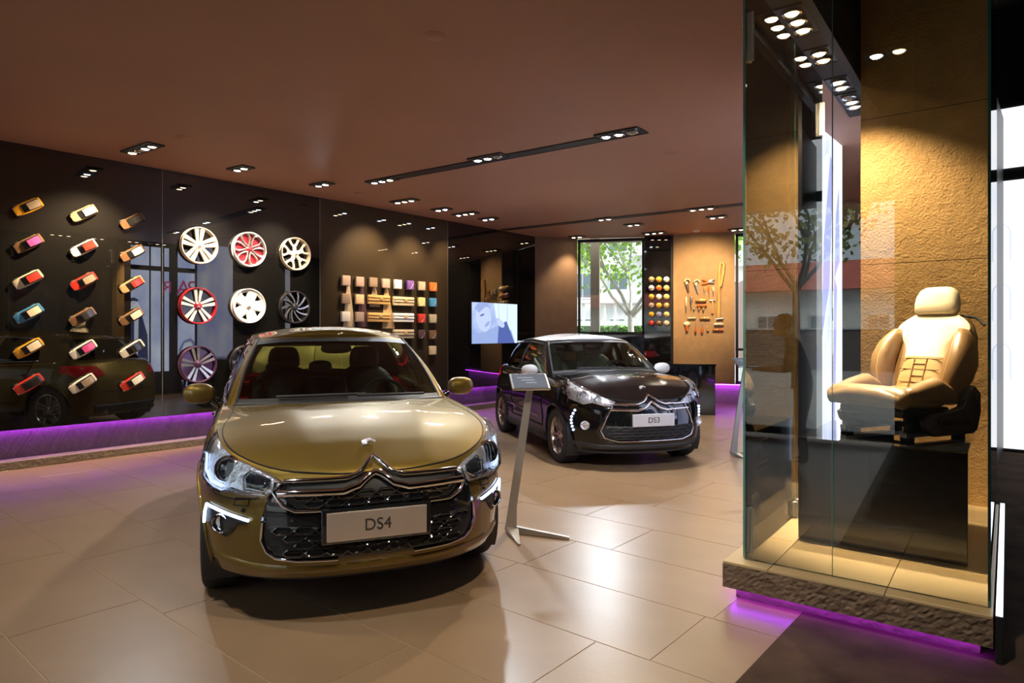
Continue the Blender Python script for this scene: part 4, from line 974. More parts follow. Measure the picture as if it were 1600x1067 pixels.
            part('headlamp_glow', MB().tube(path('f', [(a_ * s, b_) for a_, b_ in [(0.845, 0.84), (0.845, 0.76), (0.815, 0.715), (0.76, 0.705)]], 0.014, 0.02), 0.007, 6), emis('lamp_glow_blue', (0.55, 0.70, 1.0), 1.6), h_, 60)  # glowing tube added to imitate the bluish glow inside the headlamp
            part('lamp_cover', patch('f', hs, 0.034, 0.0, 0.03), m_lens, h_, 180)
            part('fog_recess', patch('f', [(a_ * s, b_) for a_, b_ in ([(0.845, 0.60), (0.85, 0.50), (0.80, 0.455), (0.745, 0.45), (0.715, 0.48), (0.69, 0.52), (0.64, 0.535), (0.64, 0.565)][::1])] if s > 0 else mir([(0.845, 0.60), (0.85, 0.50), (0.80, 0.455), (0.745, 0.45), (0.715, 0.48), (0.69, 0.52), (0.64, 0.535), (0.64, 0.565)]), 0.006, 0.02, 0.03), m_mat, root, 180)
            if kind == 'ds4':
                part('day_light', MB().tube(path('f', [(a_ * s, b_) for a_, b_ in [(0.630, 0.553), (0.72, 0.572), (0.80, 0.588), (0.842, 0.592), (0.852, 0.55), (0.858, 0.485)]], 0.012, 0.02), 0.0085, 8), m_led, root, 60, label='glowing white L-shaped day light')
            c, n = proj('f', s * 0.765, 0.515); rotm = Matrix.Translation(c + n * 0.014) @ n.lerp(Vector((1, 0, 0)), 0.5).normalized().to_track_quat('Z', 'Y').to_matrix().to_4x4()
            fo = part('fog_lamp', MB().revolve([(0.052, -0.02), (0.052, 0.0), (0.044, 0.008), (0.038, 0.0), (0.038, -0.015), (0, -0.02)], 28, rotm), m_chrome, root, 60)
            part('fog_lens', MB().revolve([(0.0, 0.002), (0.038, -0.004)], 24, rotm), m_lens, fo, 60)
            part('washer_cover', MB().tube(path('f', [(a_ * s, b_) for a_, b_ in [(0.63, 0.66), (0.70, 0.655), (0.71, 0.62), (0.64, 0.622), (0.63, 0.66)]], 0.001, 0.03), 0.0035, 5), m_gap, root, 60)
            part('bumper_gap', MB().tube(path('f', [(a_ * s, b_) for a_, b_ in [(0.87, 0.70), (0.80, 0.655), (0.70, 0.648), (0.60, 0.66), (0.52, 0.70)]], 0.0005, 0.03), 0.003, 5), m_gap, bo, 60)
            for yy, zz in ((0.42, 0.56), (0.66, 0.60)):
                c, n = proj('f', s * yy, zz); part('parking_sensor', MB().revolve([(0, 0.006), (0.011, 0.005), (0.013, 0.0)], 14, Matrix.Translation(c + n * 0.006) @ n.to_track_quat('Z', 'Y').to_matrix().to_4x4()), m_fix, root, 60)
        # bonnet badge
        c, n = proj('t', xf - 0.27, 0); rotm = Matrix.Translation(c + n * 0.004) @ (Matrix.Rotation(R(-90), 4, 'Z'))
        q = MB().prism([(-0.028, 0.04), (0.004, 0.04), (0.026, 0.012), (0.026, -0.012), (0.006, -0.036), (-0.010, -0.036), (0.006, -0.008), (-0.006, 0.008), (-0.028, 0.012)], 0, 0.008, Matrix.Translation(c + n * 0.008) @ n.to_track_quat('Z', 'Y').to_matrix().to_4x4() @ Matrix.Rotation(R(90), 4, 'Z'))
        part('hood_badge', q, m_lamp, root)
    else:
        part('front_mask', patch('f', [(-0.44, 0.735), (-0.52, 0.60), (-0.60, 0.43), (-0.56, 0.36), (-0.40, 0.325), (0.40, 0.325), (0.56, 0.36), (0.60, 0.43), (0.52, 0.60), (0.44, 0.735), (0.12, 0.745), (0, 0.755), (-0.12, 0.745)], 0.005, 0.03), m_fix, root, 180, label='gloss black panel around the grille')
        lg = part('lower_grille', patch('f', [(-0.50, 0.49), (-0.57, 0.43), (-0.53, 0.37), (-0.40, 0.345), (0.40, 0.345), (0.53, 0.37), (0.57, 0.43), (0.50, 0.49)], 0.009, 0.02), m_black, root, 180)
        part('grille_mesh', hexmesh(-0.5, 0.5, 0.35, 0.48, 0.12, 0.033, 0.016, lambda y, z: abs(y) < 0.42 + (z - 0.34) * 0.8), m_mat, lg, 40)
        part('grille_surround', MB().tube(path('f', [(-0.43, 0.715), (-0.50, 0.58), (-0.555, 0.44), (-0.52, 0.365), (-0.38, 0.33), (0.38, 0.33), (0.52, 0.365), (0.555, 0.44), (0.50, 0.58), (0.43, 0.715)], 0.012, 0.03), 0.008, 8), m_chrome, root, 60)
        part('chevron_bar', MB().tube(path('f', [(-0.42, 0.715), (-0.16, 0.712), (-0.09, 0.735), (0, 0.80), (0.09, 0.735), (0.16, 0.712), (0.42, 0.715)], 0.022, 0.03), 0.013, 8), m_chrome, root, 60, label='upper chrome chevron bar')
        part('chevron_bar', MB().tube(path('f', [(-0.46, 0.665), (-0.17, 0.655), (-0.09, 0.675), (0, 0.735), (0.09, 0.675), (0.17, 0.655), (0.46, 0.665)], 0.024, 0.03), 0.014, 8), m_chrome, root, 60, label='lower chrome chevron bar')
        pz = 0.555; hx_ = proj('f', 0, pz)[0].x + 0.028
        pl_ = part('number_plate', MB().box((hx_, 0, pz), (0.02, 0.50, 0.135)), mat('plate_silver', (0.80, 0.80, 0.82), 0.35, metal=0.3), root, bevel=0.004)
        text_mesh('plate_text', 'DS3', 0.085, mat('plate_ink', (0.03, 0.03, 0.03), 0.5), pl_, (hx_ + 0.012, 0, pz - 0.002), (R(90), 0, R(90)), 0.001)
        part('front_lip', MB().tube(path('f', [(-0.78, 0.29), (-0.55, 0.265), (0.55, 0.265), (0.78, 0.29)], 0.0, 0.05), 0.03, 10, flat=0.5), m_mat, root, 60)
        for s in (-1, 1):
            hl = [(0.40, 0.735), (0.48, 0.775), (0.58, 0.82), (0.68, 0.88), (0.735, 0.955), (0.775, 0.92), (0.80, 0.83), (0.79, 0.76), (0.70, 0.715), (0.62, 0.735), (0.52, 0.705), (0.44, 0.70)]
            hs = hl if s > 0 else mir(hl)
            h_ = part('headlamp', patch('f', hs, 0.006, 0.02, 0.03), m_lamp, root, 180)
            for yy, zz, rr in ((0.69, 0.80, 0.06), (0.56, 0.765, 0.042)):
                c, n = proj('f', s * yy, zz); rotm = Matrix.Translation(c + n * 0.012) @ n.lerp(Vector((1, 0, 0)), 0.6).normalized().to_track_quat('Z', 'Y').to_matrix().to_4x4()
                part('projector', MB().revolve([(rr, -0.03), (rr, 0.0), (rr * 0.85, 0.012), (rr * 0.74, 0.0), (rr * 0.5, -0.015), (0, -0.02)], 28, rotm), m_chrome, h_, 60)
            part('lamp_divider', MB().tube(path('f', [(s * 0.60, 0.83), (s * 0.63, 0.735)], 0.014, 0.03), 0.008, 6), m_lamp, h_, 60)
            part('lamp_cover', patch('f', hs, 0.032, 0.0, 0.03), m_lens, h_, 180)
            for k in range(7):                       # vertical row of day light dots
                yy, zz = 0.775 + 0.018 * math.sin(k / 6 * math.pi) - 0.006 * k * 0 - (0.0 if k < 5 else 0.004 * (k - 4)), 0.43 + 0.036 * k
                c, n = proj('f', s * yy, zz); part('day_light', MB().sphere(c + n * 0.008, 0.014, 10, 6), m_led, root, 180)
            c, n = proj('f', s * 0.69, 0.49); rotm = Matrix.Translation(c + n * 0.008) @ n.lerp(Vector((1, 0, 0)), 0.5).normalized().to_track_quat('Z', 'Y').to_matrix().to_4x4()
            fo = part('fog_lamp', MB().revolve([(0.050, -0.03), (0.050, 0.012), (0.043, 0.020), (0.036, 0.012), (0.02, 0.004), (0, 0.002)], 28, rotm), m_lamp, root, 60)
        c, n = proj('t', xf - 0.25, 0)
        q = MB().prism([(-0.028, 0.04), (0.004, 0.04), (0.026, 0.012), (0.026, -0.012), (0.006, -0.036), (-0.010, -0.036), (0.006, -0.008), (-0.006, 0.008), (-0.028, 0.012)], 0, 0.008, Matrix.Translation(c + n * 0.008) @ n.to_track_quat('Z', 'Y').to_matrix().to_4x4() @ Matrix.Rotation(R(90), 4, 'Z'))
        part('hood_badge', q, m_lamp, root)
def densify_poly(poly, step):
    q = densify([Vector((p[0], p[1], 0)) for p in poly] + [Vector((poly[0][0], poly[0][1], 0))], step)[:-1]
    return [(p.x, p.y) for p in q]

SIDE = [(0.16, 0.90), (0.25, 0.955), (0.40, 0.985), (0.60, 1.0), (0.75, 0.992), (0.9, 0.968), (1.1, 0.915)]
m_seatd = mat('seat_dark', (0.020, 0.020, 0.021), 0.6); m_seatg = mat('seat_gold', (0.42, 0.26, 0.08), 0.5); m_seatw = mat('seat_white', (0.62, 0.66, 0.62), 0.5)
def ds4_params():
    return dict(xf=2.20, xr=-2.02, w=0.905, xcf=1.33, xcr=-1.25, ex=2.6, exr=3.2, zb=0.245, axles=(1.306, -1.306), arch=0.385, rt=0.345, rr=0.235, rim='twin5',
        edge=[(2.2, 0.765), (2.1, 0.80), (1.95, 0.855), (1.75, 0.91), (1.45, 0.955), (1.1, 0.985), (0.7, 1.005), (0.0, 1.03), (-0.9, 1.06), (-1.5, 1.08), (-2.02, 1.04)],
        front=[(0.20, 2.08), (0.27, 2.15), (0.34, 2.195), (0.45, 2.20), (0.60, 2.195), (0.70, 2.175), (0.765, 2.13), (0.85, 2.10), (1.0, 2.08)],
        rear=[(0.20, -1.92), (0.35, -2.0), (0.55, -2.02), (0.8, -1.99), (0.95, -1.93), (1.08, -1.86)], side=SIDE, crown=0.055, cowl=0.86, hatch=-1.55,
        posts=[((1.10, 0, 1.03), (0.30, 0, 1.478)), ((1.03, 0.42, 1.022), (0.27, 0.36, 1.473)), ((0.80, 0.735, 1.005), (0.13, 0.575, 1.452)), ((0.70, 0.80, 1.00), (0.05, 0.60, 1.448)),
               ((-0.18, 0.835, 1.03), (-0.25, 0.625, 1.478)), ((-0.26, 0.835, 1.032), (-0.33, 0.625, 1.478)), ((-1.10, 0.815, 1.065), (-0.95, 0.60, 1.44)), ((-1.60, 0.66, 1.085), (-1.28, 0.52, 1.40)), ((-1.76, 0.36, 1.09), (-1.40, 0.33, 1.40)), ((-1.80, 0, 1.09), (-1.43, 0, 1.40))],
        segs=['windshield', 'windshield', 'a_pillar', 'side_window', 'b_pillar', 'side_window', 'c_pillar', 'rear_window', 'rear_window'], roof_crown=0.07, trim_span=(3, 6), trim_chrome=True, ws_end=2.0,
        seat_x=-0.12, seat_mats=(m_seatd, m_seatd, m_seatg, m_seatd), mirror=(0.52, 0.985, 1.075),
        doors=[([(0.78, 0.42), (0.80, 0.95), (-0.24, 1.0), (-0.26, 0.42)], -0.08), ([(-0.29, 0.42), (-0.27, 1.0), (-1.0, 1.02), (-0.90, 0.70), (-0.78, 0.42)], -0.82)])
def ds3_params():
    return dict(xf=1.99, xr=-1.90, w=0.857, xcf=1.22, xcr=-1.12, ex=2.5, exr=3.0, zb=0.20, axles=(1.232, -1.232), arch=0.355, rt=0.315, rr=0.222, rim='multi',
        edge=[(1.99, 0.745), (1.9, 0.785), (1.75, 0.85), (1.55, 0.905), (1.3, 0.945), (1.0, 0.965), (0.6, 0.975), (0.0, 0.985), (-0.8, 1.0), (-1.4, 1.02), (-1.90, 0.99)],
        front=[(0.19, 1.90), (0.25, 1.95), (0.32, 1.985), (0.45, 1.99), (0.60, 1.98), (0.70, 1.955), (0.77, 1.91), (0.9, 1.88)],
        rear=[(0.2, -1.83), (0.35, -1.89), (0.55, -1.90), (0.8, -1.86), (1.0, -1.76)], side=SIDE, crown=0.06, cowl=0.78, hatch=-1.45,
        posts=[((1.00, 0, 1.02), (0.27, 0, 1.415)), ((0.94, 0.40, 1.012), (0.25, 0.36, 1.41)), ((0.73, 0.70, 0.98), (0.14, 0.56, 1.395)), ((0.63, 0.765, 0.97), (0.06, 0.585, 1.392)),
               ((-0.38, 0.785, 0.985), (-0.36, 0.60, 1.415)), ((-0.52, 0.785, 0.985), (-0.42, 0.60, 1.414)), ((-1.12, 0.765, 1.0), (-0.98, 0.585, 1.385)), ((-1.50, 0.62, 1.015), (-1.26, 0.50, 1.35)), ((-1.64, 0.34, 1.02), (-1.36, 0.32, 1.35)), ((-1.68, 0, 1.02), (-1.39, 0, 1.35))],
        segs=['windshield', 'windshield', 'a_pillar', 'side_window', 'b_pillar', 'side_window', 'c_pillar', 'rear_window', 'rear_window'], roof_crown=0.07, trim_span=(3, 6), trim_chrome=False, ws_end=2.0,
        seat_x=-0.10, seat_mats=(m_seatw, m_seatw, m_seatw, m_seatd), mirror=(0.50, 0.93, 1.03),
        doors=[([(0.74, 0.36), (0.76, 0.93), (-0.50, 0.95), (-0.62, 0.70), (-0.62, 0.36)], -0.40)])
def carpaint(name, base, metal, rough=0.28, flake=0.0):
    return mat(name, base, rough, metal=metal, coat=1.0, coat_rough=0.012, spec=0.04, noise=0.03 + flake, nscale=900.0)
p_bronze = carpaint('bronze_paint', (0.185, 0.122, 0.026), 0.68, 0.46, 0.10)
p_black = carpaint('black_paint', (0.006, 0.005, 0.005), 0.0, 0.2)
p_white = carpaint('white_roof_paint', (0.82, 0.80, 0.78), 0.0, 0.3)
m_rims = mat('rim_silver', (0.62, 0.60, 0.58), 0.22, metal=1.0)
m_rimb = mat('rim_champagne', (0.60, 0.52, 0.46), 0.25, metal=1.0)
def place_car(name, label, front_axle, A, wb):
    h = Vector((math.sin(A), -math.cos(A), 0)); c = front_axle - h * (wb / 2)
    return thing(name, label, 'car', (c.x, c.y, 0.0), math.atan2(h.y, h.x))
c4 = place_car('car', 'metallic olive-bronze five-door hatchback reading DS4 in the foreground', Vector((-1.023, 4.261, 0)), R(21.2), 2.612); c4.scale = (1.0, 0.97, 1.0)
P = ds4_params(); P['mirror_m'] = p_bronze; build_car(c4, P, p_bronze, p_bronze, m_rims, 'ds4')
c3 = place_car('car', 'small black three-door hatchback with white roof reading DS3', Vector((1.32, 7.93, 0)), R(16), 2.464)
P = ds3_params(); P['mirror_m'] = p_white; P['spoiler_m'] = p_white; P['pillar_m'] = p_black; build_car(c3, P, p_black, p_white, m_rimb, 'ds3')
cw = thing('car', 'white hatchback by the street front, seen only reflected in the glass case', 'car', RW(-1.28, 5.0, 0), math.atan2(N.y, N.x))
P = ds4_params(); pw_ = carpaint('white_paint_car', (0.75, 0.75, 0.74), 0.0); P['mirror_m'] = pw_; build_car(cw, P, pw_, pw_, m_rims, 'white')
# ------------------------------------------------------------------ things on the long wall
WF = WL                                          # front face of the glass panels
def wall_basis(roll):                            # local x along the wall rolled by roll, local z = out of the wall
    X = U.copy(); Z = N.copy(); Y = Vector((0, 0, 1))
    x2 = X * math.cos(roll) + Y * math.sin(roll); y2 = -X * math.sin(roll) + Y * math.cos(roll)
    # x2 x y2 must be -> out of wall;  U x Zup = ?  keep right-handed
    z2 = x2.cross(y2)
    return Matrix((x2, y2, z2)).transposed()
OUT = U.cross(Vector((0, 0, 1)))                 # this is N (towards the room)
def on_wall_thing(name, label, cat, px, py, roll=0.0, group=None, w=WF):
    u, z = on_wall(px, py, w); p = RW(u, w, z)
    t = thing(name, label, cat, p, wall_basis(roll).to_euler(), group); return t
# toy cars: nose down-left, roof towards the room
def toy_meshes():
    out = {}
    secs = [(-0.165, 0.042, 0.030, 0.052), (-0.155, 0.058, 0.022, 0.068), (-0.10, 0.066, 0.020, 0.074), (0.0, 0.067, 0.020, 0.074), (0.08, 0.066, 0.020, 0.066), (0.14, 0.058, 0.022, 0.054), (0.160, 0.044, 0.028, 0.044)]
    rings = []
    for x, hw, z0, z1 in secs:
        rings.append([Vector((x, y * hw, z)) for y, z in ((-0.8, z0), (0.8, z0), (1.0, z0 + 0.012), (1.0, z1 - 0.014), (0.82, z1), (-0.82, z1), (-1.0, z1 - 0.014), (-1.0, z0 + 0.012))])
    out['body'] = MB().loft(rings)
    cab = [(-0.135, 0.052, 0.070, 0.076), (-0.115, 0.055, 0.070, 0.106), (-0.03, 0.056, 0.070, 0.116), (0.02, 0.054, 0.070, 0.110), (0.075, 0.050, 0.066, 0.070)]
    out['windows'] = MB().loft([[Vector((x, y * hw, z)) for y, z in ((-1, z0), (1, z0), (0.8, z1), (-0.8, z1))] for x, hw, z0, z1 in cab])
    rf = [(-0.120, 0.042, 0.102, 0.108), (-0.10, 0.045, 0.106, 0.112), (-0.03, 0.045, 0.114, 0.120), (0.022, 0.042, 0.107, 0.115)]
    out['roof'] = MB().loft([[Vector((x, y * hw, z)) for y, z in ((-1, z0), (1, z0), (0.9, z1), (-0.9, z1))] for x, hw, z0, z1 in rf])
    wh = MB().revolve([(0, 0.012), (0.016, 0.012), (0.026, 0.008), (0.027, -0.008), (0.0, -0.008)], 16, Matrix.Rotation(R(90), 4, 'X')); out['wheel'] = wh
    lm = MB().sphere((0, 0, 0), 0.012, 8, 5, (0.7, 1.1, 0.6)); out['lamp'] = lm
    return out
TM = toy_meshes()
C = dict(yellow=(0.80, 0.36, 0.02), grey=(0.30, 0.26, 0.23), white=(0.85, 0.80, 0.68), tan=(0.50, 0.34, 0.16), pink=(0.75, 0.08, 0.30), red=(0.62, 0.04, 0.025), brown=(0.22, 0.11, 0.05),
         dark=(0.035, 0.030, 0.028), blue=(0.06, 0.26, 0.50), cream=(0.80, 0.65, 0.45), black=(0.012, 0.012, 0.012), taupe=(0.34, 0.25, 0.18), orange=(0.70, 0.16, 0.03), purple=(0.22, 0.10, 0.38), beige=(0.52, 0.42, 0.28), gold=(0.62, 0.38, 0.13), peach=(0.78, 0.58, 0.34), plum=(0.10, 0.045, 0.05), mauve=(0.46, 0.34, 0.28), amber=(0.75, 0.40, 0.05), lilac=(0.66, 0.56, 0.70), lemon=(0.78, 0.62, 0.22), ivory=(0.86, 0.84, 0.80), rust=(0.55, 0.13, 0.06), bluegrey=(0.30, 0.32, 0.55))
def cm(kind, c, **kw): return mat(kind + '_' + c, C[c], **kw)
def toy(c, rough=0.18): return cm('toy', c, rough=0.2, coat=1.0)
TMc = {}
def toy_me(k, c):
    key = (k, c)
    if key not in TMc: TMc[key] = mesh('toy_' + k, TM[k], toy(c) if k in ('body', 'roof') else (m_black if k == 'windows' else (mat('toy_wheel', (0.10, 0.10, 0.10), 0.4) if k == 'wheel' else m_chrome)), 40)
    return TMc[key]
toys = [  # px, py, body, roof, label
 (42, 324, 'yellow', 'taupe', 'yellow toy car with grey-brown roof, top of the left column'), (43, 381, 'brown', 'pink', 'brown toy car with pink roof, second from the top in the left column'),
 (42, 437, 'cream', 'red', 'cream toy car with dark red roof in the left column'), (43, 490, 'blue', 'cream', 'blue toy car with cream roof in the left column'),
 (43, 544, 'yellow', 'cream', 'yellow toy car with cream roof in the left column'), (43, 600, 'red', 'black', 'red toy car with black roof at the bottom of the left column'),
 (129, 334, 'tan', 'white', 'tan toy car with white roof, top of the middle column'), (129, 388, 'white', 'red', 'white toy car with red roof in the middle column'),
 (129, 440, 'red', 'taupe', 'red toy car with brown-grey roof in the middle column'), (127, 495, 'brown', 'dark', 'brown toy car with dark roof in the middle column'),
 (128, 546, 'white', 'pink', 'white toy car with pink roof in the middle column'), (127, 599, 'white', 'taupe', 'white toy car with brown roof at the bottom of the middle column'),
 (205, 346, 'brown', 'dark', 'brown toy car with dark roof, top of the right column'), (205, 396, 'brown', 'white', 'brown toy car with white roof in the right column'),
 (204, 445, 'tan', 'red', 'tan toy car with red roof in the right column'), (203, 495, 'brown', 'cream', 'brown toy car with patterned cream roof in the right column'),
 (204, 545, 'white', 'black', 'white toy car with black roof in the right column'), (205, 596, 'red', 'white', 'red toy car with white roof at the bottom of the right column')]
for px, py, b, r_, lbl in toys:
    t = on_wall_thing('toy_car', lbl, 'toy car', px, py, R(180 + 33), 'toy cars on the black glass wall'); t.scale = (0.92, 0.92, 0.92)
    t.location = t.location + N * 0.004
    link('body', toy_me('body', b), t); link('windows', toy_me('windows', 'black'), t); link('roof', toy_me('roof', r_), t)
    for x in (-0.10, 0.10):
        for y in (-0.058, 0.058): link('wheel', toy_me('wheel', 'x'), t, (x, y, 0.026))
    for y in (-0.04, 0.04): link('lamp', toy_me('lamp', 'x'), t, (0.150, y, 0.044))
    link('bracket', TMc.setdefault('br', mesh('bracket', MB().box((0, 0, 0.012), (0.05, 0.05, 0.028)), m_black)), t)
# rims
def rm(name, base, metal=0.0, rough=0.25): return mat(name, base, rough, metal=metal, coat=0.6)
rc = rm('rim_cream', (0.80, 0.66, 0.46)); rw_ = rm('rim_white', (0.86, 0.82, 0.76)); rr_ = rm('rim_red', (0.42, 0.02, 0.03)); rk = rm('rim_dark', (0.03, 0.025, 0.03)); rs = rm('rim_polished', (0.75, 0.74, 0.74), 0.9); rp = rm('rim_plum', (0.16, 0.07, 0.16), 0.5)
rims = [(309, 384, 'wide5', rc, rc, rc, 'cream alloy rim with five broad twin spokes, upper left of the rims'), (387, 390, 'petal', rw_, rs, rr_, 'red alloy rim with silver petal-shaped loops'), (459, 397, 'star', rc, rc, rc, 'cream alloy rim with star-shaped forked spokes'),
        (307, 478, 'twin5', rr_, rw_, rr_, 'red alloy rim with white twin spokes'), (386, 478, 'holes', rw_, rw_, rw_, 'solid white alloy rim with five small openings'), (458, 480, 'swirl', rk, rs, rk, 'black alloy rim with ten swirling silver spokes'),
        (307, 569, 'twin5', rp, rs, rp, 'plum and silver alloy rim with twin spokes at the bottom'), (384, 566, 'twin5', rk, rs, rk, 'black alloy rim with silver twin spokes, half behind the bronze car')]
for i, (px, py, st, mb_, ms_, mh_, lbl) in enumerate(rims):
    t = on_wall_thing('alloy_rim', lbl, 'wheel rim', px, py, R((0, 20, 8, 0, 0, 5, 10, 25)[i]), 'alloy rims on the black glass wall')
    t.location = t.location + N * 0.002
    b, s_, h = rim_meshes(st, 0.246, 0.075)
    part('barrel', b, mb_, t, 40); part('spokes', s_, ms_, t, 40); hb = part('hub', h, mh_, t, 40)
    part('cap_badge', chevrons(MB(), 0.018, 0.065), m_chrome, hb)
    if st == 'petal': part('back_disc', MB().revolve([(0.0, 0.025), (0.225, 0.025), (0.225, 0.02)], 40), rr_, t)
    if st in ('twin5',): part('back_disc', MB().revolve([(0.0, 0.016), (0.21, 0.016), (0.21, 0.01)], 40), mb_ if mb_ is not rr_ else rk, t)
# leather swatches
def cr(x, y): return 500 + x * 0.22487, 340 + y * 0.22487
def leather(c): return cm('leather', c, rough=0.4, bump=0.08, bscale=160, spec=0.6)
sw = [(167, 438, 'mauve', 'pale-edged mauve'), (263, 446, 'mauve', 'rose-beige'), (356, 450, 'taupe', 'taupe'), (444, 458, 'mauve', 'dusty pink'), (528, 464, 'ivory', 'pure white'), (613, 470, 'purple', 'purple'), (693, 476, 'beige', 'beige'), (774, 482, 'orange', 'orange-red'),
      (167, 563, 'taupe', 'grey-brown'), (262, 568, 'peach', 'peach'), (692, 587, 'lemon', 'pale yellow'), (772, 590, 'blue', 'blue'),
      (165, 688, 'ivory', 'cream-white'), (262, 690, 'mauve', 'light rose-brown'), (693, 700, 'red', 'bright red'), (772, 702, 'beige', 'sand'), (693, 811, 'plum', 'dark plum'), (771, 813, 'brown', 'chestnut brown'), (770, 921, 'peach', 'lowest cream')]
where = ['first of the top row', 'second of the top row', 'third of the top row', 'fourth of the top row', 'fifth of the top row', 'sixth of the top row', 'seventh of the top row', 'last of the top row', 'first of the second row', 'second of the second row', 'fifth of the second row', 'last of the second row', 'first of the third row', 'second of the third row', 'fifth of the third row', 'last of the third row', 'fourth row beside the brown one', 'last of the fourth row', 'alone in the fifth row']
S0 = None
for (x, y, c, nm), wh in zip(sw, where):
    px, py = cr(x, y); t = on_wall_thing('leather_swatch', f'{nm} leather swatch, {wh}', 'swatch', px, py, 0, 'square leather swatches on the wall')
    part('cushion', MB().box((0, 0, 0.044), (0.160, 0.160, 0.052)), leather(c), t, 60, bevel=0.010, bseg=3)
    part('standoff', MB().box((0, 0, 0.009), (0.02, 0.02, 0.018)), m_black, t)
    if x > 600: part('stitch', MB().tube([(-0.02, -0.070, 0.071), (0.03, -0.02, 0.071), (0.06, 0.03, 0.071)], 0.0035, 5), leather('ivory' if c != 'ivory' else 'taupe'), t, 60)
for x, y, w, c, nm in ((398, 571, 140, 'gold', 'golden-orange dashboard sample in the second row'), (570, 582, 132, 'peach', 'pale peach dashboard sample in the second row'), (398, 693, 140, 'gold', 'golden dashboard sample in the third row'), (570, 695, 132, 'ivory', 'white dashboard sample in the third row'), (570, 808, 132, 'beige', 'beige dashboard sample half hidden by the bronze car')):
    px, py = cr(x, y); t = on_wall_thing('trim_sample', nm, 'trim sample', px, py, 0, 'wide dashboard trim samples on the wall')
    part('panel', MB().box((0, 0.0, 0.034), (0.47, 0.155, 0.04)), leather(c), t, 60, bevel=0.008, bseg=3)
    for yy in (0.042, -0.005): part('ridge', MB().box((0, yy, 0.058), (0.46, 0.028, 0.016)), leather(c), t, 60, bevel=0.006)
    part('standoff', MB().box((0.1, 0, 0.008), (0.02, 0.02, 0.016)), m_black, t)
    part('buckle', MB().box((0.03, 0.02, 0.066), (0.07, 0.04, 0.014)), leather('gold' if c != 'gold' else 'tan'), t, bevel=0.003)
# tapered bands modelled on the wall for reflected fabric cones, hooks added
for x0, y0, x1, y1, wd, c, nm in ((195, 470, 200, 760, 70, 'beige', 'olive-beige tapered band at the left of the swatches, standing for a reflected cone'), (290, 480, 297, 760, 70, 'plum', 'dark red tapered band among the swatches, standing for a reflected cone'), (375, 480, 380, 620, 70, 'taupe', 'grey-brown tapered band behind the dashboard samples, standing for a reflected cone'), (458, 480, 475, 770, 85, 'tan', 'tan tapered band in the middle of the swatches, standing for a reflected cone')):
    xa_, ya_ = cr(x0, y0); xb_, yb_ = cr(x1, y1); ua_, za_ = on_wall(xa_, ya_); ub_, zb_ = on_wall(xb_, yb_); 
    t = thing('reflected_cone', nm, 'modelled reflection', RW(ua_, WF - 0.003, za_), wall_basis(0).to_euler(), 'tapered reflections modelled on the swatch wall')
    h_ = za_ - zb_; wv = wd * 0.5 * 0.22487 / 1035 * 11.6 * 1.25; n = 8; rings = []
    for i in range(n + 1):
        s = i / n; hw = 0.03 + (wv - 0.03) * s; rings.append([Vector((q * hw + (ub_ - ua_) * s, -h_ * s, 0.004 + 0.006 * math.cos(q * 5 + s * 2) + (0.0 if q not in (-1, 1) else -0.002))) for q in (-1, -0.6, -0.2, 0.2, 0.6, 1)] + [Vector((q * hw + (ub_ - ua_) * s, -h_ * s, 0.001)) for q in (1, -1)])
    part('reflected_band', MB().loft(rings), leather(c), t, 60)
    part('hook', MB().tube([(0, 0.01, 0.0), (0, 0.01, 0.03), (0, 0.03, 0.03)], 0.005, 6), m_chrome, t, 60)
# screen
ua_, zt_ = on_wall(734, 472); ub_, _ = on_wall(804.7, 476); _, zb_ = on_wall(734, 537)
t = thing('television', 'large wall screen showing a bluish portrait of a man', 'television', RW((ua_ + ub_) / 2, WF, (zt_ + zb_) / 2), wall_basis(0).to_euler())
Wt, Ht = ub_ - ua_, zt_ - zb_
part('casing', MB().box((0, 0, 0.03), (Wt + 0.03, Ht + 0.03, 0.05)), m_gloss, t, bevel=0.004)
scr = part('screen', MB().box((0, 0, 0.057), (Wt, Ht, 0.006)), print_mat('screen_image', (0.28, 0.38, 0.78), (0.62, 0.76, 1.0), 2.2, 0.95, 'NOISE', (1, 1, 1)), t)
def ell(cx, cy, a, b, rot=0, n=22): return [(cx + a * math.cos(2 * math.pi * k / n) * math.cos(rot) - b * math.sin(2 * math.pi * k / n) * math.sin(rot), cy + a * math.cos(2 * math.pi * k / n) * math.sin(rot) + b * math.sin(2 * math.pi * k / n) * math.cos(rot)) for k in range(n)]
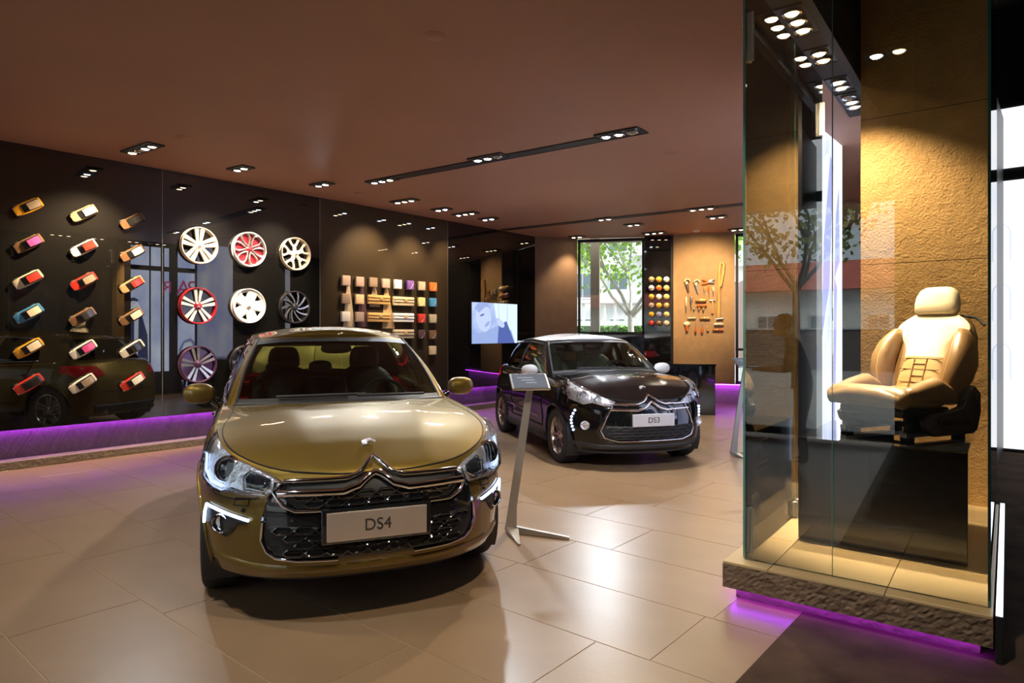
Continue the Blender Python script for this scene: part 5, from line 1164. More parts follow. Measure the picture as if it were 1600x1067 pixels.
for pl_, mm, z in (([(-0.05, Ht / 2), (0.08, Ht / 2), (0.10, 0.1), (0.02, 0.1)], emis('scr_pale', (0.66, 0.80, 1.0), 1.1), 0.0602), ([(0.10, Ht / 2), (0.36, Ht / 2), (0.36, -0.1), (0.12, 0.05)], emis('scr_pale', (0.66, 0.80, 1.0), 1.1), 0.0602), ([(0.38, Ht / 2), (Wt / 2, Ht / 2), (Wt / 2, -Ht / 2), (0.6, -Ht / 2), (0.38, 0.0)], emis('scr_pale', (0.66, 0.80, 1.0), 1.1), 0.0602),
                   ([(-Wt / 2, -Ht / 2), (0.62, -Ht / 2), (0.5, -0.15), (0.20, 0.0), (-0.1, -0.1), (-0.4, -0.18), (-Wt / 2, -0.25)], emis('scr_mid', (0.36, 0.48, 0.86), 0.85), 0.0606),
                   ([(0.06, -Ht / 2), (0.60, -Ht / 2), (0.34, 0.05), (0.10, -0.05)], emis('scr_deep', (0.10, 0.16, 0.50), 0.8), 0.0610),
                   (ell(-0.36, 0.12, 0.22, 0.30, 0.25), emis('scr_face', (0.55, 0.66, 0.95), 0.95), 0.0614), ([(-0.62, 0.30), (-0.5, 0.41), (-0.25, 0.41), (-0.14, 0.30), (-0.30, 0.33), (-0.50, 0.20)], emis('scr_mid', (0.36, 0.48, 0.86), 0.85), 0.0618),
                   (ell(-0.40, 0.16, 0.07, 0.018, 0.3), emis('scr_deep', (0.10, 0.16, 0.50), 0.8), 0.0622), (ell(-0.25, -0.02, 0.09, 0.035, 0.6), emis('scr_mid', (0.36, 0.48, 0.86), 0.85), 0.0622), (ell(0.16, 0.0, 0.13, 0.07, -0.5), emis('scr_face', (0.55, 0.66, 0.95), 0.95), 0.0618)):
    part('picture', MB().prism(pl_, z, z + 0.0004), mm, scr)

# ------------------------------------------------------------------ gear knobs and leather tools on the back panels
dK = (BD - BC); aK = math.atan2(dK.y, dK.x); nK = Vector((dK.y, -dK.x, 0)).normalized()
BMX = Matrix((dK.normalized(), Vector((0, 0, 1)), nK)).transposed()
def on_back(px, py):                             # hit the panel line BC-BD
    d = ray(px, py); t = (BC.dot(nK)) / (d.dot(nK)); p = d * t; return Vector((p.x, p.y, HC + d.z * t))
kn = [['tan', 'amber', 'ivory'], ['lilac', 'orange', 'lemon'], ['amber', 'ivory', 'lemon'], ['mauve', 'amber', 'gold'], ['amber', 'bluegrey', 'lemon'], ['red', 'brown', 'cream']]
kname = dict(tan='tan', amber='amber', ivory='white', lilac='lilac-white', orange='orange', lemon='pale yellow', mauve='rosy', gold='golden', bluegrey='blue-grey', red='red', brown='brown', cream='cream')
rown = ['top', 'second', 'third', 'fourth', 'fifth', 'bottom']; coln = ['left', 'middle', 'right']
for r_, py in enumerate((437, 450.3, 464, 477.4, 491.4, 505)):
    for c_, px in enumerate((1018.5, 1030.2, 1042)):
        p = on_back(px, py); k = kn[r_][c_]
        t = thing('gear_knob', f'round {kname[k]} gear knob in the {rown[r_]} row, {coln[c_]} column', 'gear knob', p, BMX.to_euler(), 'gear knobs on the black back panel')
        part('ball', MB().sphere((0, 0, 0.085), 0.064, 18, 12), cm('knob', k, rough=0.2, coat=1.0), t, 180)
        part('stem', MB().revolve([(0.0, 0.0), (0.03, 0.0), (0.03, 0.01), (0.014, 0.016), (0.014, 0.05)], 14), m_chrome, t, 60)
TS = 0.2811 * 14.0 / 1035                       # crop px -> metres at the back wall
m_wood = mat('tool_wood', (0.62, 0.36, 0.10), 0.5, noise=0.15, nscale=30); m_orange = mat('tool_orange', (0.70, 0.17, 0.03), 0.4); m_steel = mat('tool_steel', (0.55, 0.50, 0.44), 0.3, metal=0.9); m_bone = mat('tool_bone', (0.80, 0.68, 0.45), 0.5)
def tool(name, lbl, cx, cy, cat='tool'):
    p = on_back(820 + cx * 0.2811, 300 + cy * 0.2811); return thing(name, lbl, cat, p, BMX.to_euler(), 'leather working tools on the tan panel')
def rod(t, name, pts, r, m, n=8): part(name, MB().tube([(x * TS, -y * TS, 0.045 + z) for x, y, z in pts], [q * TS * 1.18 for q in r] if isinstance(r, list) else r * TS * 1.18, n), m, t, 60)
def peg(t, y=0): part('peg', MB().tube([(0, -y * TS, 0.0), (0, -y * TS, 0.032)], 0.006, 6), m_steel, t)
for i, (cx, cy, lbl) in enumerate(((905, 520, 'spur-shaped cutter with dark curved handle, first in the top row'), (957, 525, 'spur-shaped cutter with grey curved handle, second in the top row'))):
    t = tool('cutter', lbl, cx, cy); peg(t)
    rod(t, 'handle', [(-4, -22, 0), (-2, 0, 0), (4, 22, 0), (7, 40, 0)], [7, 7, 5, 3], mat('tool_grey%d' % i, (0.18, 0.12, 0.09) if i == 0 else (0.30, 0.31, 0.32), 0.4))
    rod(t, 'head', [(-16, -22, 0), (-10, -32, 0), (0, -36, 0), (10, -32, 0), (15, -22, 0)], 3.5, m_bone); rod(t, 'collar', [(-5, -20, 0), (-5, -8, 0)], 8, m_bone)
t = tool('pliers', 'open pliers with orange handles at the top of the tool panel', 1022, 497); peg(t)
rod(t, 'handle', [(-36, -12, 0), (-18, -6, 0), (6, 2, 0)], [4, 6, 4], m_orange); rod(t, 'handle', [(-36, 14, 0), (-16, 12, 0), (6, 4, 0)], [4, 6, 4], m_orange); rod(t, 'jaw', [(2, 2, 0), (18, -6, 0), (34, -8, 0)], [6, 5, 2], m_steel); rod(t, 'jaw', [(2, 4, 0), (18, 6, 0), (32, 12, 0)], [6, 5, 2], m_steel)
t = tool('strap', 'long yellow leather strap folded in a loop at the right of the tools', 1088, 545, 'strap'); peg(t, -128)
rod(t, 'loop', [(-10, 152, 0), (-8, 40, 0), (-6, -110, 0), (0, -145, 0.01), (12, -150, 0.01), (20, -135, 0.01), (14, -90, 0.02), (2, -20, 0.02)], [9, 8, 7, 6, 6, 6, 6, 6], m_wood)
rod(t, 'buckle', [(-22, 160, 0), (14, 158, 0)], 4, m_steel)
def awl(cx, cy, L, m, lbl, up=1):
    t = tool('awl', lbl, cx, cy); peg(t); s = up
    rod(t, 'handle', [(0, -L * 0.45 * s, 0), (0, -L * 0.25 * s, 0), (0, 0, 0), (0, L * 0.1 * s, 0)], [4, 6, 4.5, 3], m); rod(t, 'spike', [(0, L * 0.08 * s, 0), (1, L * 0.5 * s, 0)], [2.2, 1.2], m_steel)
awl(1000, 548, 56, m_wood, 'yellow-handled awl below the pliers, left of three'); awl(1024, 550, 58, m_orange, 'orange-handled awl below the pliers, middle of three'); awl(1048, 548, 52, m_bone, 'pale-handled awl below the pliers, right of three')
awl(898, 625, 95, m_bone, 'long pale modelling tool at the left edge of the tools'); awl(926, 615, 76, m_steel, 'slim dark awl second from the left edge'); awl(970, 655, 30, m_wood, 'tiny awl under the wooden blocks, left one'); awl(994, 655, 30, m_wood, 'tiny awl under the wooden blocks, right one'); awl(943, 652, 22, m_bone, 'very small pale stud tool below the slim awl')
awl(951, 755, 66, m_orange, 'orange-handled knife in the bottom row, beside the mushroom tool', -1); awl(987, 757, 62, m_orange, 'orange-handled knife in the bottom row, third tool', -1); awl(1018, 748, 52, m_wood, 'yellow-handled brush in the bottom row', -1)
for cx, cy, L, r_, m, lbl in ((981, 602, 58, 8, m_wood, 'upper wooden burnishing block'), (985, 631, 54, 7, m_orange, 'lower reddish burnishing block'), (930, 701, 46, 4.5, m_bone, 'short pale bone folder in the lower left row'), (1002, 702, 56, 5.5, m_wood, 'yellow bone folder in the lower row'), (1078, 735, 52, 6, m_bone, 'thick pale bar at the lower right'), (1074, 767, 60, 4, m_orange, 'thin orange bar at the lower right')):
    t = tool('burnisher', lbl, cx, cy); peg(t); rod(t, 'bar', [(-L / 2, 0, 0), (-L / 2 + 3, 0, 0), (L / 2 - 3, 0, 0), (L / 2, 0, 0)], [r_ * 0.5, r_, r_, r_ * 0.5], m); rod(t, 'ferrule', [(-L * 0.1, 0, 0.001), (0, 0, 0.001)], r_ * 1.06, m_steel)
t = tool('hammer', 'small T-shaped hammer with yellow handle in the middle of the tools', 1044, 635); peg(t); rod(t, 'handle', [(0, -28, 0), (0, 38, 0)], 5, m_wood); rod(t, 'head', [(-15, -32, 0), (15, -32, 0)], 4.5, m_steel)
t = tool('mushroom_tool', 'mushroom-shaped tool with cream cap in the bottom left corner', 902, 745); peg(t); rod(t, 'handle', [(0, -5, 0), (1, 28, 0)], 5.5, m_orange); part('cap', MB().sphere((0, 12 * TS, 0.03), 19 * TS, 16, 8, (1, 0.7, 0.5)), m_bone, t, 180)
# black counter beside the small car
p = on_floor(1104, 648); q = on_floor(1045, 646)
t = thing('counter', 'glossy black box counter behind the small black car', 'counter', on_floor(1060, 648) + Vector((0, 0.1, 0)), R(-16))
part('body', MB().box((0.1, 0.35, 0.45), (1.15, 0.7, 0.90)), m_gloss, t, bevel=0.004); part('top', MB().box((0.1, 0.35, 0.915), (1.19, 0.74, 0.03)), m_gloss, t, bevel=0.003)
# ------------------------------------------------------------------ information stands
m_grey = mat('stand_grey', (0.42, 0.39, 0.35), 0.4, metal=0.5)
def stand(base, lbl, rz=0.0):
    t = thing('information_stand', lbl, 'stand', base, rz)
    part('pole', MB().loft([[Vector((x + sx * w, y + sy * d_, z)) for sx, sy in ((-1, -1), (1, -1), (1, 1), (-1, 1))] for x, y, z, w, d_ in ((-0.005, 0, 0.02, 0.045, 0.012), (0.01, 0, 0.20, 0.032, 0.012), (0.085, 0.0, 0.72, 0.030, 0.012), (0.145, 0, 1.12, 0.024, 0.012))]), m_grey, t, bevel=0.003)
    part('foot', MB().add([(-0.05, 0.02, 0.055), (0.05, 0.02, 0.05), (0.065, -0.30, 0.0), (0.055, -0.31, 0.0), (-0.05, 0.02, 0.012), (0.05, 0.02, 0.012), (0.065, -0.30, 0.012), (0.05, -0.31, 0.012)], [(0, 1, 2, 3), (4, 5, 1, 0), (1, 5, 6, 2), (7, 4, 0, 3), (6, 7, 3, 2), (5, 4, 7, 6)]), m_grey, t)
    part('leg', MB().loft([[Vector((x, y + sy * w, z0 + sz)) for sy, sz in ((-1, 0), (1, 0), (1, h), (-1, h))] for x, y, z0, w, h in ((0.02, 0.0, 0.002, 0.022, 0.05), (0.42, -0.17, 0.002, 0.016, 0.018))]), m_grey, t)
    M4 = Matrix.Translation((0.135, -0.04, 1.135)) @ Matrix.Rotation(R(8), 4, 'Z') @ Matrix.Rotation(R(28), 4, 'X')
    part('tray', MB().box((0, 0, 0), (0.285, 0.215, 0.018), mtx=None), m_alu, t, bevel=0.006, loc=M4.translation, rot=M4.to_euler())
    s = part('screen', MB().box((0, 0, 0.0105), (0.255, 0.185, 0.004)), mat('tablet_screen', (0.06, 0.07, 0.09), 0.1, coat=1.0, emit=(0.45, 0.52, 0.66), estr=0.22), t, loc=M4.translation, rot=M4.to_euler())
    for k in range(3): part('screen_line', MB().box((-0.03 + 0.02 * k, 0.04 - 0.035 * k, 0.0128), (0.12 - 0.02 * k, 0.006, 0.0006)), emis('tablet_line', (0.6, 0.66, 0.8), 0.6), t, loc=M4.translation, rot=M4.to_euler())
    return t
stand(on_floor(799, 832), 'slim grey information stand with tablet between the two cars')
stand(on_floor(1147, 711), 'slim grey information stand seen through the left pane of the glass case')
# ------------------------------------------------------------------ ceiling spotlights
m_can = mat('spot_housing', (0.02, 0.018, 0.017), 0.4); m_refl = mat('spot_reflector', (0.8, 0.78, 0.74), 0.15, metal=1.0)
m_cold = emis('spot_cold', (0.80, 0.88, 1.0), 45.0); m_warm = emis('spot_warm', (1.0, 0.78, 0.48), 22.0); m_off = mat('spot_off', (0.25, 0.24, 0.23), 0.3, metal=0.6)
def slot(px0, py0, px1, py1, w, lbl):
    a = on_ceiling(px0, py0, ZC); b = on_ceiling(px1, py1, ZC); d = b - a
    t = thing('ceiling_slot', lbl, 'light slot', a + Vector((0, 0, 0)), math.atan2(d.y, d.x))
    part('channel', MB().box((d.length / 2, 0, -0.004), (d.length, w, 0.010)), m_slot, t)
    for s in (-1, 1): part('edge_trim', MB().box((d.length / 2, s * w / 2, -0.006), (d.length, 0.008, 0.014)), m_can, t)
    return math.atan2(d.y, d.x)
aS1 = slot(580, 284, 1008, 203.5, 0.17, 'long black light slot running across the ceiling'); aS2 = slot(785, 359, 1185, 316, 0.16, 'second black light slot near the back of the ceiling')
def spot_light(loc, target, power, colr, ang, blend=0.85, rad=0.05):
    l = bpy.data.lights.new('spot', 'SPOT'); l.energy = power; l.color = colr; l.spot_size = R(ang); l.spot_blend = blend; l.shadow_soft_size = rad
    o = bpy.data.objects.new('spot', l); col.objects.link(o); o.location = loc; d = (Vector(target) - Vector(loc)); o.rotation_euler = d.to_track_quat('-Z', 'Y').to_euler(); return o
COLD = (0.86, 0.92, 1.0); WARM = (1.0, 0.74, 0.44); MID = (1.0, 0.84, 0.62)
def wallp(px, py): u, z = on_wall(px, py); return RW(u, WF, z)
cen4 = Vector((-1.4, 5.2, 0.9)); cen3 = Vector((0.95, 9.0, 0.8))
def cluster(px, py, lamps, lbl, lights, rz=None, pitch=0.15, loc=None, zc=ZC):
    p = Vector(loc) if loc is not None else on_ceiling(px, py, zc); n = len(lamps)
    t = thing('ceiling_spotlight', lbl, 'spotlight', p, aS1 if rz is None else rz, 'recessed ceiling spotlights')
    part('housing', MB().box((0, 0, -0.006), (pitch * n + 0.05, pitch + 0.03, 0.014)), m_can, t, bevel=0.002)
    part('frame', MB().tube([(sx * (pitch * n / 2 + 0.025), sy * (pitch / 2 + 0.015), -0.012) for sx, sy in ((-1, -1), (1, -1), (1, 1), (-1, 1))], 0.006, 6, closed=True), m_can, t)
    for i, k in enumerate(lamps):
        x = (i - (n - 1) / 2) * pitch
        l = part('lamp', MB().revolve([(0.062, -0.012), (0.062, -0.030), (0.055, -0.034), (0.050, -0.030), (0.03, -0.014)], 24, Matrix.Translation((x, 0, 0))), m_refl, t, 50)
        part('bulb', MB().revolve([(0.0, -0.036), (0.034, -0.031), (0.046, -0.020)], 20, Matrix.Translation((x, 0, 0))), {'c': m_cold, 'w': m_warm, 'o': m_off}[k], l, 180)
    for tg_, pw_, cl_, ang in lights: spot_light(p - Vector((0, 0, 0.07)), tg_, pw_, cl_, ang)
# row beside the long wall
cluster(222, 231, ['w', 'o', 'c', 'w'], 'row of four spots nearest the toy cars in the ceiling', [(wallp(110, 460), 620, WARM, 78), (Vector((-4.0, 5.5, 0)), 160, COLD, 95)])
cluster(376, 262, ['w', 'w'], 'pair of warm spots above the upper left rims', [(wallp(330, 440), 420, MID, 70)])
cluster(503, 287, ['w', 'c'], 'warm and cold pair of spots above the rims and the bronze car', [(wallp(420, 440), 380, MID, 65), (cen4 + Vector((-0.6, 0.5, 0)), 200, COLD, 80)])
cluster(632, 313, ['c', 'w', 'w'], 'triple spot in the ceiling above the first swatches', [(wallp(570, 420), 260, WARM, 70)])
cluster(690, 326, ['c', 'c'], 'cold pair of spots above the middle swatches', [(wallp(640, 430), 240, WARM, 65)])
cluster(727, 333, ['c', 'w', 'w'], 'triple spot in the ceiling before the screen', [(wallp(700, 430), 150, WARM, 60), (Vector((-1.0, 10.5, 0)), 180, COLD, 90)])
cluster(763, 341, ['c', 'c'], 'cold pair of spots nearest the screen', [(wallp(760, 560), 60, MID, 60)])
# in the long slot
cluster(597, 281, ['c', 'c', 'w'], 'left triple spot in the long ceiling slot', [(cen4 + Vector((0, 1.2, -0.2)), 340, COLD, 75), (Vector((-2.8, 7.2, 0)), 200, MID, 85)])
cluster(762, 245, ['c', 'c', 'o'], 'middle triple spot in the long ceiling slot', [(cen4 + Vector((0.6, -0.6, -0.4)), 330, COLD, 70), (cen3 + Vector((0, 0.3, 0.5)), 560, COLD, 60)])
cluster(967, 207, ['c', 'w', 'o'], 'right triple spot in the long ceiling slot', [(Vector((0.6, 5.6, 0)), 330, MID, 100), (cen3 + Vector((0.3, -1.4, -0.2)), 260, COLD, 70)])
cluster(945, 341, ['w', 'c'], 'pair of spots at the left in the back slot', [(cen3 + Vector((-0.3, 0.8, 0.5)), 520, COLD, 60)], aS2)
cluster(1096, 325, ['w', 'w', 'w'], 'warm triple spot at the right in the back slot', [(Vector((3.0, 10.0, 0)), 240, MID, 110)], aS2)
cluster(990, 350, ['c', 'w'], 'cold and warm spot pair before the window', [(Vector((1.6, 11.5, 0)), 160, COLD, 100)], aS2)
cluster(1120, 338, ['c', 'w'], 'spot pair in front of the tool panel', [(on_back(1095, 455), 480, WARM, 62)], aS2)
cluster(1022, 363, ['w', 'w', 'w'], 'triple warm spot right above the gear knobs', [(on_back(1030, 470), 160, WARM, 50)], aS2)
cluster(901, 369, ['w', 'w'], 'warm pair of spots above the brown end wall', [((BA + BB) / 2 + Vector((0, 0, 1.4)), 130, WARM, 75)], aS2)
cluster(1158, 357, ['w', 'w', 'w'], 'triple warm spot beside the far window', [(Vector((4.5, 11.0, 0)), 120, MID, 100)], aS2)
# spots above the camera that light the near floor and the bronze bonnet (the rows go on behind the frame)
for x, y, tg_, pw_, c_, lbl in ((-1.7, 2.2, cen4 + Vector((0.35, -1.9, -0.5)), 150, COLD, 'pair of spots above the bronze bonnet, out of the picture'), (0.6, 2.0, Vector((0.5, 3.8, 0)), 260, MID, 'pair of spots above the near tiles, out of the picture'), (-3.2, 3.4, Vector((-2.6, 4.3, 0)), 150, MID, 'pair of spots above the left tiles, out of the picture')):
    cluster(0, 0, ['c', 'w'], lbl, [(tg_, pw_, c_, 85)] + ([(Vector((1.4, 7.3, 0.6)), 520, COLD, 26)] if x > 0 else []), loc=(x, y, ZC))  # second narrow beam added to brighten the small car's front
# the slot beside the glass case
t = thing('ceiling_slot', 'black light slot beside the glass case', 'light slot', PW(0.155, 2.0, ZC), PA)
part('channel', MB().box((0, 0, -0.004), (0.20, 2.9, 0.010)), m_slot, t)
for s in (-1, 1): part('edge_trim', MB().box((s * 0.10, 0, -0.006), (0.008, 2.9, 0.014)), m_can, t)
seat_t = PW(0.55, 1.25, 1.35)
for (px, py, lm, lbl, li) in ((1245, 30, ['w', 'w', 'w'], 'nearest triple spot in the slot beside the glass case', [(seat_t + Vector((0, 0, -0.2)), 700, WARM, 48)]), (1287, 84, ['w', 'w'], 'second pair of spots in the slot beside the glass case', [(PW(0.75, 2.3, 1.3), 330, WARM, 80), (seat_t, 800, MID, 32)]), (1317, 128, ['w', 'w'], 'third pair of spots in the slot beside the glass case', [(PW(0.45, 2.3, 1.2), 220, WARM, 70)]), (1336, 155, ['o', 'w', 'w'], 'farthest triple spot in the slot beside the glass case', [])):
    p = on_ceiling(px, py, ZC); q = p - P0; v_ = q.dot(V); e_ = 0.155
    cluster(px, py, lm, lbl, li, PA + R(90), 0.15, loc=PW(e_, v_, ZC))
# ------------------------------------------------------------------ the person reflected in the case
def build_person():
    base = Vector((-1.56, 0.93, 0)); fd = Vector((-0.56, 0.83, 0)).normalized()
    t = thing('person', 'person in dark clothes leaning forward with a tablet, reflected in the glass case', 'person', base, math.atan2(fd.y, fd.x))
    J = dict(pelvis=(0, 0, 0.93), waist=(0.02, 0, 1.08), chest=(0.08, 0, 1.28), neck=(0.14, 0, 1.44), nk2=(0.17, 0, 1.49),
             shl=(0.10, 0.17, 1.37), ell=(0.16, 0.22, 1.10), wrl=(0.38, 0.12, 1.08), shr=(0.10, -0.17, 1.37), elr=(0.16, -0.22, 1.10), wrr=(0.38, -0.10, 1.10),
             hl=(0, 0.10, 0.90), kl=(0.03, 0.11, 0.50), al=(-0.02, 0.11, 0.10), tl=(0.12, 0.12, 0.05), hr=(0, -0.10, 0.90), kr=(0.05, -0.12, 0.50), ar=(0.0, -0.13, 0.10), tr=(0.14, -0.14, 0.05))
    rad = dict(pelvis=(0.16, 0.12), waist=(0.14, 0.11), chest=(0.16, 0.12), neck=(0.065, 0.06), nk2=(0.05, 0.05), shl=(0.075, 0.07), ell=(0.045, 0.045), wrl=(0.032, 0.03), shr=(0.075, 0.07), elr=(0.045, 0.045), wrr=(0.032, 0.03),
               hl=(0.10, 0.10), kl=(0.065, 0.065), al=(0.045, 0.045), tl=(0.04, 0.035), hr=(0.10, 0.10), kr=(0.065, 0.065), ar=(0.045, 0.045), tr=(0.04, 0.035))
    ed = [('pelvis', 'waist'), ('waist', 'chest'), ('chest', 'neck'), ('neck', 'nk2'), ('chest', 'shl'), ('shl', 'ell'), ('ell', 'wrl'), ('chest', 'shr'), ('shr', 'elr'), ('elr', 'wrr'), ('pelvis', 'hl'), ('hl', 'kl'), ('kl', 'al'), ('al', 'tl'), ('pelvis', 'hr'), ('hr', 'kr'), ('kr', 'ar'), ('ar', 'tr')]
    for s, wr in ((1, 'wrl'), (-1, 'wrr')):          # hands: palm and five fingers
        w = Vector(J[wr]); J['p' + wr] = tuple(w + Vector((0.07, -0.01 * s, 0.0))); rad['p' + wr] = (0.034, 0.022); ed.append((wr, 'p' + wr))
        for k, (dy, L) in enumerate(((0.032, 0.065), (0.012, 0.075), (-0.010, 0.072), (-0.030, 0.058))):
            a = 'f%d' % k + wr; J[a] = tuple(w + Vector((0.11, dy, 0.004))); J[a + 'b'] = tuple(w + Vector((0.11 + L * 0.7, dy * 1.2, -0.012))); rad[a] = (0.011, 0.011); rad[a + 'b'] = (0.009, 0.009); ed += [('p' + wr, a), (a, a + 'b')]
        J['t' + wr] = tuple(w + Vector((0.06, -0.045 * s, 0.012))); J['t' + wr + 'b'] = tuple(w + Vector((0.10, -0.055 * s, 0.015))); rad['t' + wr] = (0.012, 0.012); rad['t' + wr + 'b'] = (0.010, 0.010); ed += [(wr, 't' + wr), ('t' + wr, 't' + wr + 'b')]
    ks = list(J); me = bpy.data.meshes.new('body'); me.from_pydata([J[k] for k in ks], [(ks.index(a), ks.index(b)) for a, b in ed], [])
    o = bpy.data.objects.new('body', me); col.objects.link(o)
    o.modifiers.new('skin', 'SKIN'); sm = o.modifiers.new('sub', 'SUBSURF'); sm.levels = 2
    for i, k in enumerate(ks): me.skin_vertices[0].data[i].radius = rad[k]; me.skin_vertices[0].data[i].use_root = (k == 'pelvis')
    dg = bpy.context.evaluated_depsgraph_get(); m2 = bpy.data.meshes.new_from_object(o.evaluated_get(dg)); bpy.data.objects.remove(o)
    skin = mat('skin', (0.45, 0.27, 0.18), 0.5); shirt = mat('dark_shirt', (0.020, 0.018, 0.022), 0.8); trou = mat('dark_trousers', (0.012, 0.012, 0.016), 0.85); shoe = mat('pale_shoe', (0.45, 0.42, 0.40), 0.6)
    m2.materials.clear()
    for m in (shirt, skin, trou, shoe): m2.materials.append(m)
    for p in m2.polygons:
        c = p.center; p.material_index = 1 if (c.z > 1.44 and abs(c.y) < 0.09) or (c.x > 0.24 and c.z > 0.95 and abs(c.y) < 0.25) else (3 if c.z < 0.09 else (2 if c.z < 0.96 else 0)); p.use_smooth = True
    link('body', m2, t)
    hd = Vector((0.215, 0, 1.585)); rings = []
    for z, rx, ry, dx in ((-0.125, 0.03, 0.035, 0.03), (-0.11, 0.055, 0.05, 0.025), (-0.06, 0.080, 0.066, 0.01), (0.0, 0.092, 0.074, 0.0), (0.05, 0.095, 0.077, -0.005), (0.09, 0.080, 0.066, -0.01), (0.115, 0.045, 0.04, -0.01)):
        rings.append([hd + Vector((dx + rx * math.cos(2 * math.pi * k / 20), ry * math.sin(2 * math.pi * k / 20), z)) for k in range(20)])
    h = part('head', MB().loft(rings), skin, t, 180)
    part('nose', MB().loft([[hd + Vector((0.085 + a, y, z)) for y, z in ((-0.014, zz), (0.014, zz), (0.0, zz + 0.004))] for a, zz in ((0.0, 0.02), (0.03, -0.03), (0.005, -0.04))]), skin, h, 60)
    for s in (-1, 1):
        part('ear', MB().sphere(hd + Vector((-0.005, s * 0.077, -0.005)), 0.03, 10, 6, (0.6, 0.3, 1)), skin, h, 180); part('eye', MB().sphere(hd + Vector((0.083, s * 0.032, 0.01)), 0.012, 10, 6), m_black, h, 180)
    part('mouth', MB().tube([hd + Vector((0.088, y, -0.07)) for y in (-0.022, 0, 0.022)], 0.005, 6), mat('lips', (0.35, 0.12, 0.10), 0.5), h, 60)
    part('hair', MB().loft([[hd + Vector((-0.022 + rx * math.cos(2 * math.pi * k / 20), ry * math.sin(2 * math.pi * k / 20), z)) for k in range(20)] for z, rx, ry in ((-0.04, 0.070, 0.074), (0.02, 0.085, 0.083), (0.06, 0.095, 0.084), (0.10, 0.082, 0.072), (0.128, 0.04, 0.036))]), mat('black_hair', (0.010, 0.008, 0.007), 0.6), h, 180)
    tb = thing('tablet', 'dark tablet held in both hands by the reflected person', 'tablet', base + fd * 0.50 + Vector((0, 0, 1.112)), math.atan2(fd.y, fd.x))
    part('casing', MB().box((0, 0, 0), (0.17, 0.22, 0.012)), m_black, tb, bevel=0.004); part('screen', MB().box((0, 0, 0.0075), (0.15, 0.20, 0.002)), m_dark_glass, tb)
m_dark_glass = mat('tablet_glass', (0.02, 0.02, 0.025), 0.08, coat=1.0)
build_person()
# ------------------------------------------------------------------ outdoors
m_ground = mat('street', (0.22, 0.22, 0.21), 0.85, noise=0.1, nscale=0.6)
g = struct('ground', MB().prism([(-70, -70), (70, -70), (70, 90), (-70, 90)], -0.35, -0.125), m_ground, label='grey street and pavement outside', cat='street')
def leafmat(n, a): return mat(n, a, 0.6, noise=0.35, nscale=3.0)
def tree(base, label, H, fork, spread, leaf_m, bark_m, nleaf, seed, crown_z, size=0.16):
    rnd = random.Random(seed); t = thing('tree', label, 'tree', base)
    tips = []; mb = MB()
    mb.tube([(0, 0, -0.35), (0.03, 0.02, fork * 0.5), (0, 0, fork)], [H * 0.018, H * 0.014, H * 0.012], 9)
    def branch(p, d, L, r_, lev):
        q = [p]; dd = d
        for k in range(3):
            dd = (dd + Vector((rnd.uniform(-.25, .25), rnd.uniform(-.25, .25), rnd.uniform(-.05, .22)))).normalized(); q.append(q[-1] + dd * (L / 3))
        mb.tube(q, [r_, r_ * 0.85, r_ * 0.7, r_ * 0.5], 6); tips.append(q[-1]); tips.append(q[-2])
        if lev > 0:
            for k in range(3):
                a = rnd.uniform(0, 6.28); nd = (dd + Vector((math.cos(a), math.sin(a), rnd.uniform(-0.1, 0.7))) * 0.75).normalized(); branch(q[rnd.choice((2, 3))], nd, L * 0.72, r_ * 0.55, lev - 1)
    for k in range(5):
        a = 6.28 * k / 5 + rnd.uniform(-.3, .3); branch(Vector((0, 0, fork * rnd.uniform(0.9, 1.0))), Vector((math.cos(a) * spread, math.sin(a) * spread, 1)).normalized(), (H - fork) * 0.5, H * 0.008, 2)
    part('trunk', mb, bark_m, t, 60)
    lf = MB(); vs = []; fs = []
    for i in range(nleaf):
        c = rnd.choice(tips) + Vector((rnd.gauss(0, 0.28), rnd.gauss(0, 0.28), rnd.gauss(0, 0.22))); n = Vector((rnd.gauss(0, 1), rnd.gauss(0, 1), rnd.gauss(0, 1))).normalized(); a = n.orthogonal().normalized() * size * rnd.uniform(0.5, 1); b = n.cross(a) * 0.7; o = len(vs)
        vs += [c - a, c + b * 0.9, c + a, c - b * 0.9]; fs.append((o, o + 1, o + 2, o + 3))
    lf.add(vs, fs); f = part('foliage', lf, leaf_m, t, recalc=False); f['kind'] = 'stuff'
    return t
m_bark = mat('pale_bark', (0.50, 0.46, 0.40), 0.85, noise=0.25, nscale=6); m_barkd = mat('dark_bark', (0.10, 0.075, 0.055), 0.9, noise=0.3, nscale=6)
tree(Vector((3.45, 19.3, 0.0)), 'young tree with fresh green leaves outside the tall window', 7.0, 2.1, 0.9, leafmat('spring_leaf', (0.36, 0.58, 0.10)), m_bark, 9000, 4, 4, 0.10)
tree(RW(-13.0, 4.2), 'street tree with dark trunk reflected in the glass case', 8.0, 2.9, 1.0, leafmat('olive_leaf', (0.20, 0.24, 0.05)), m_barkd, 9000, 9, 4, 0.12)
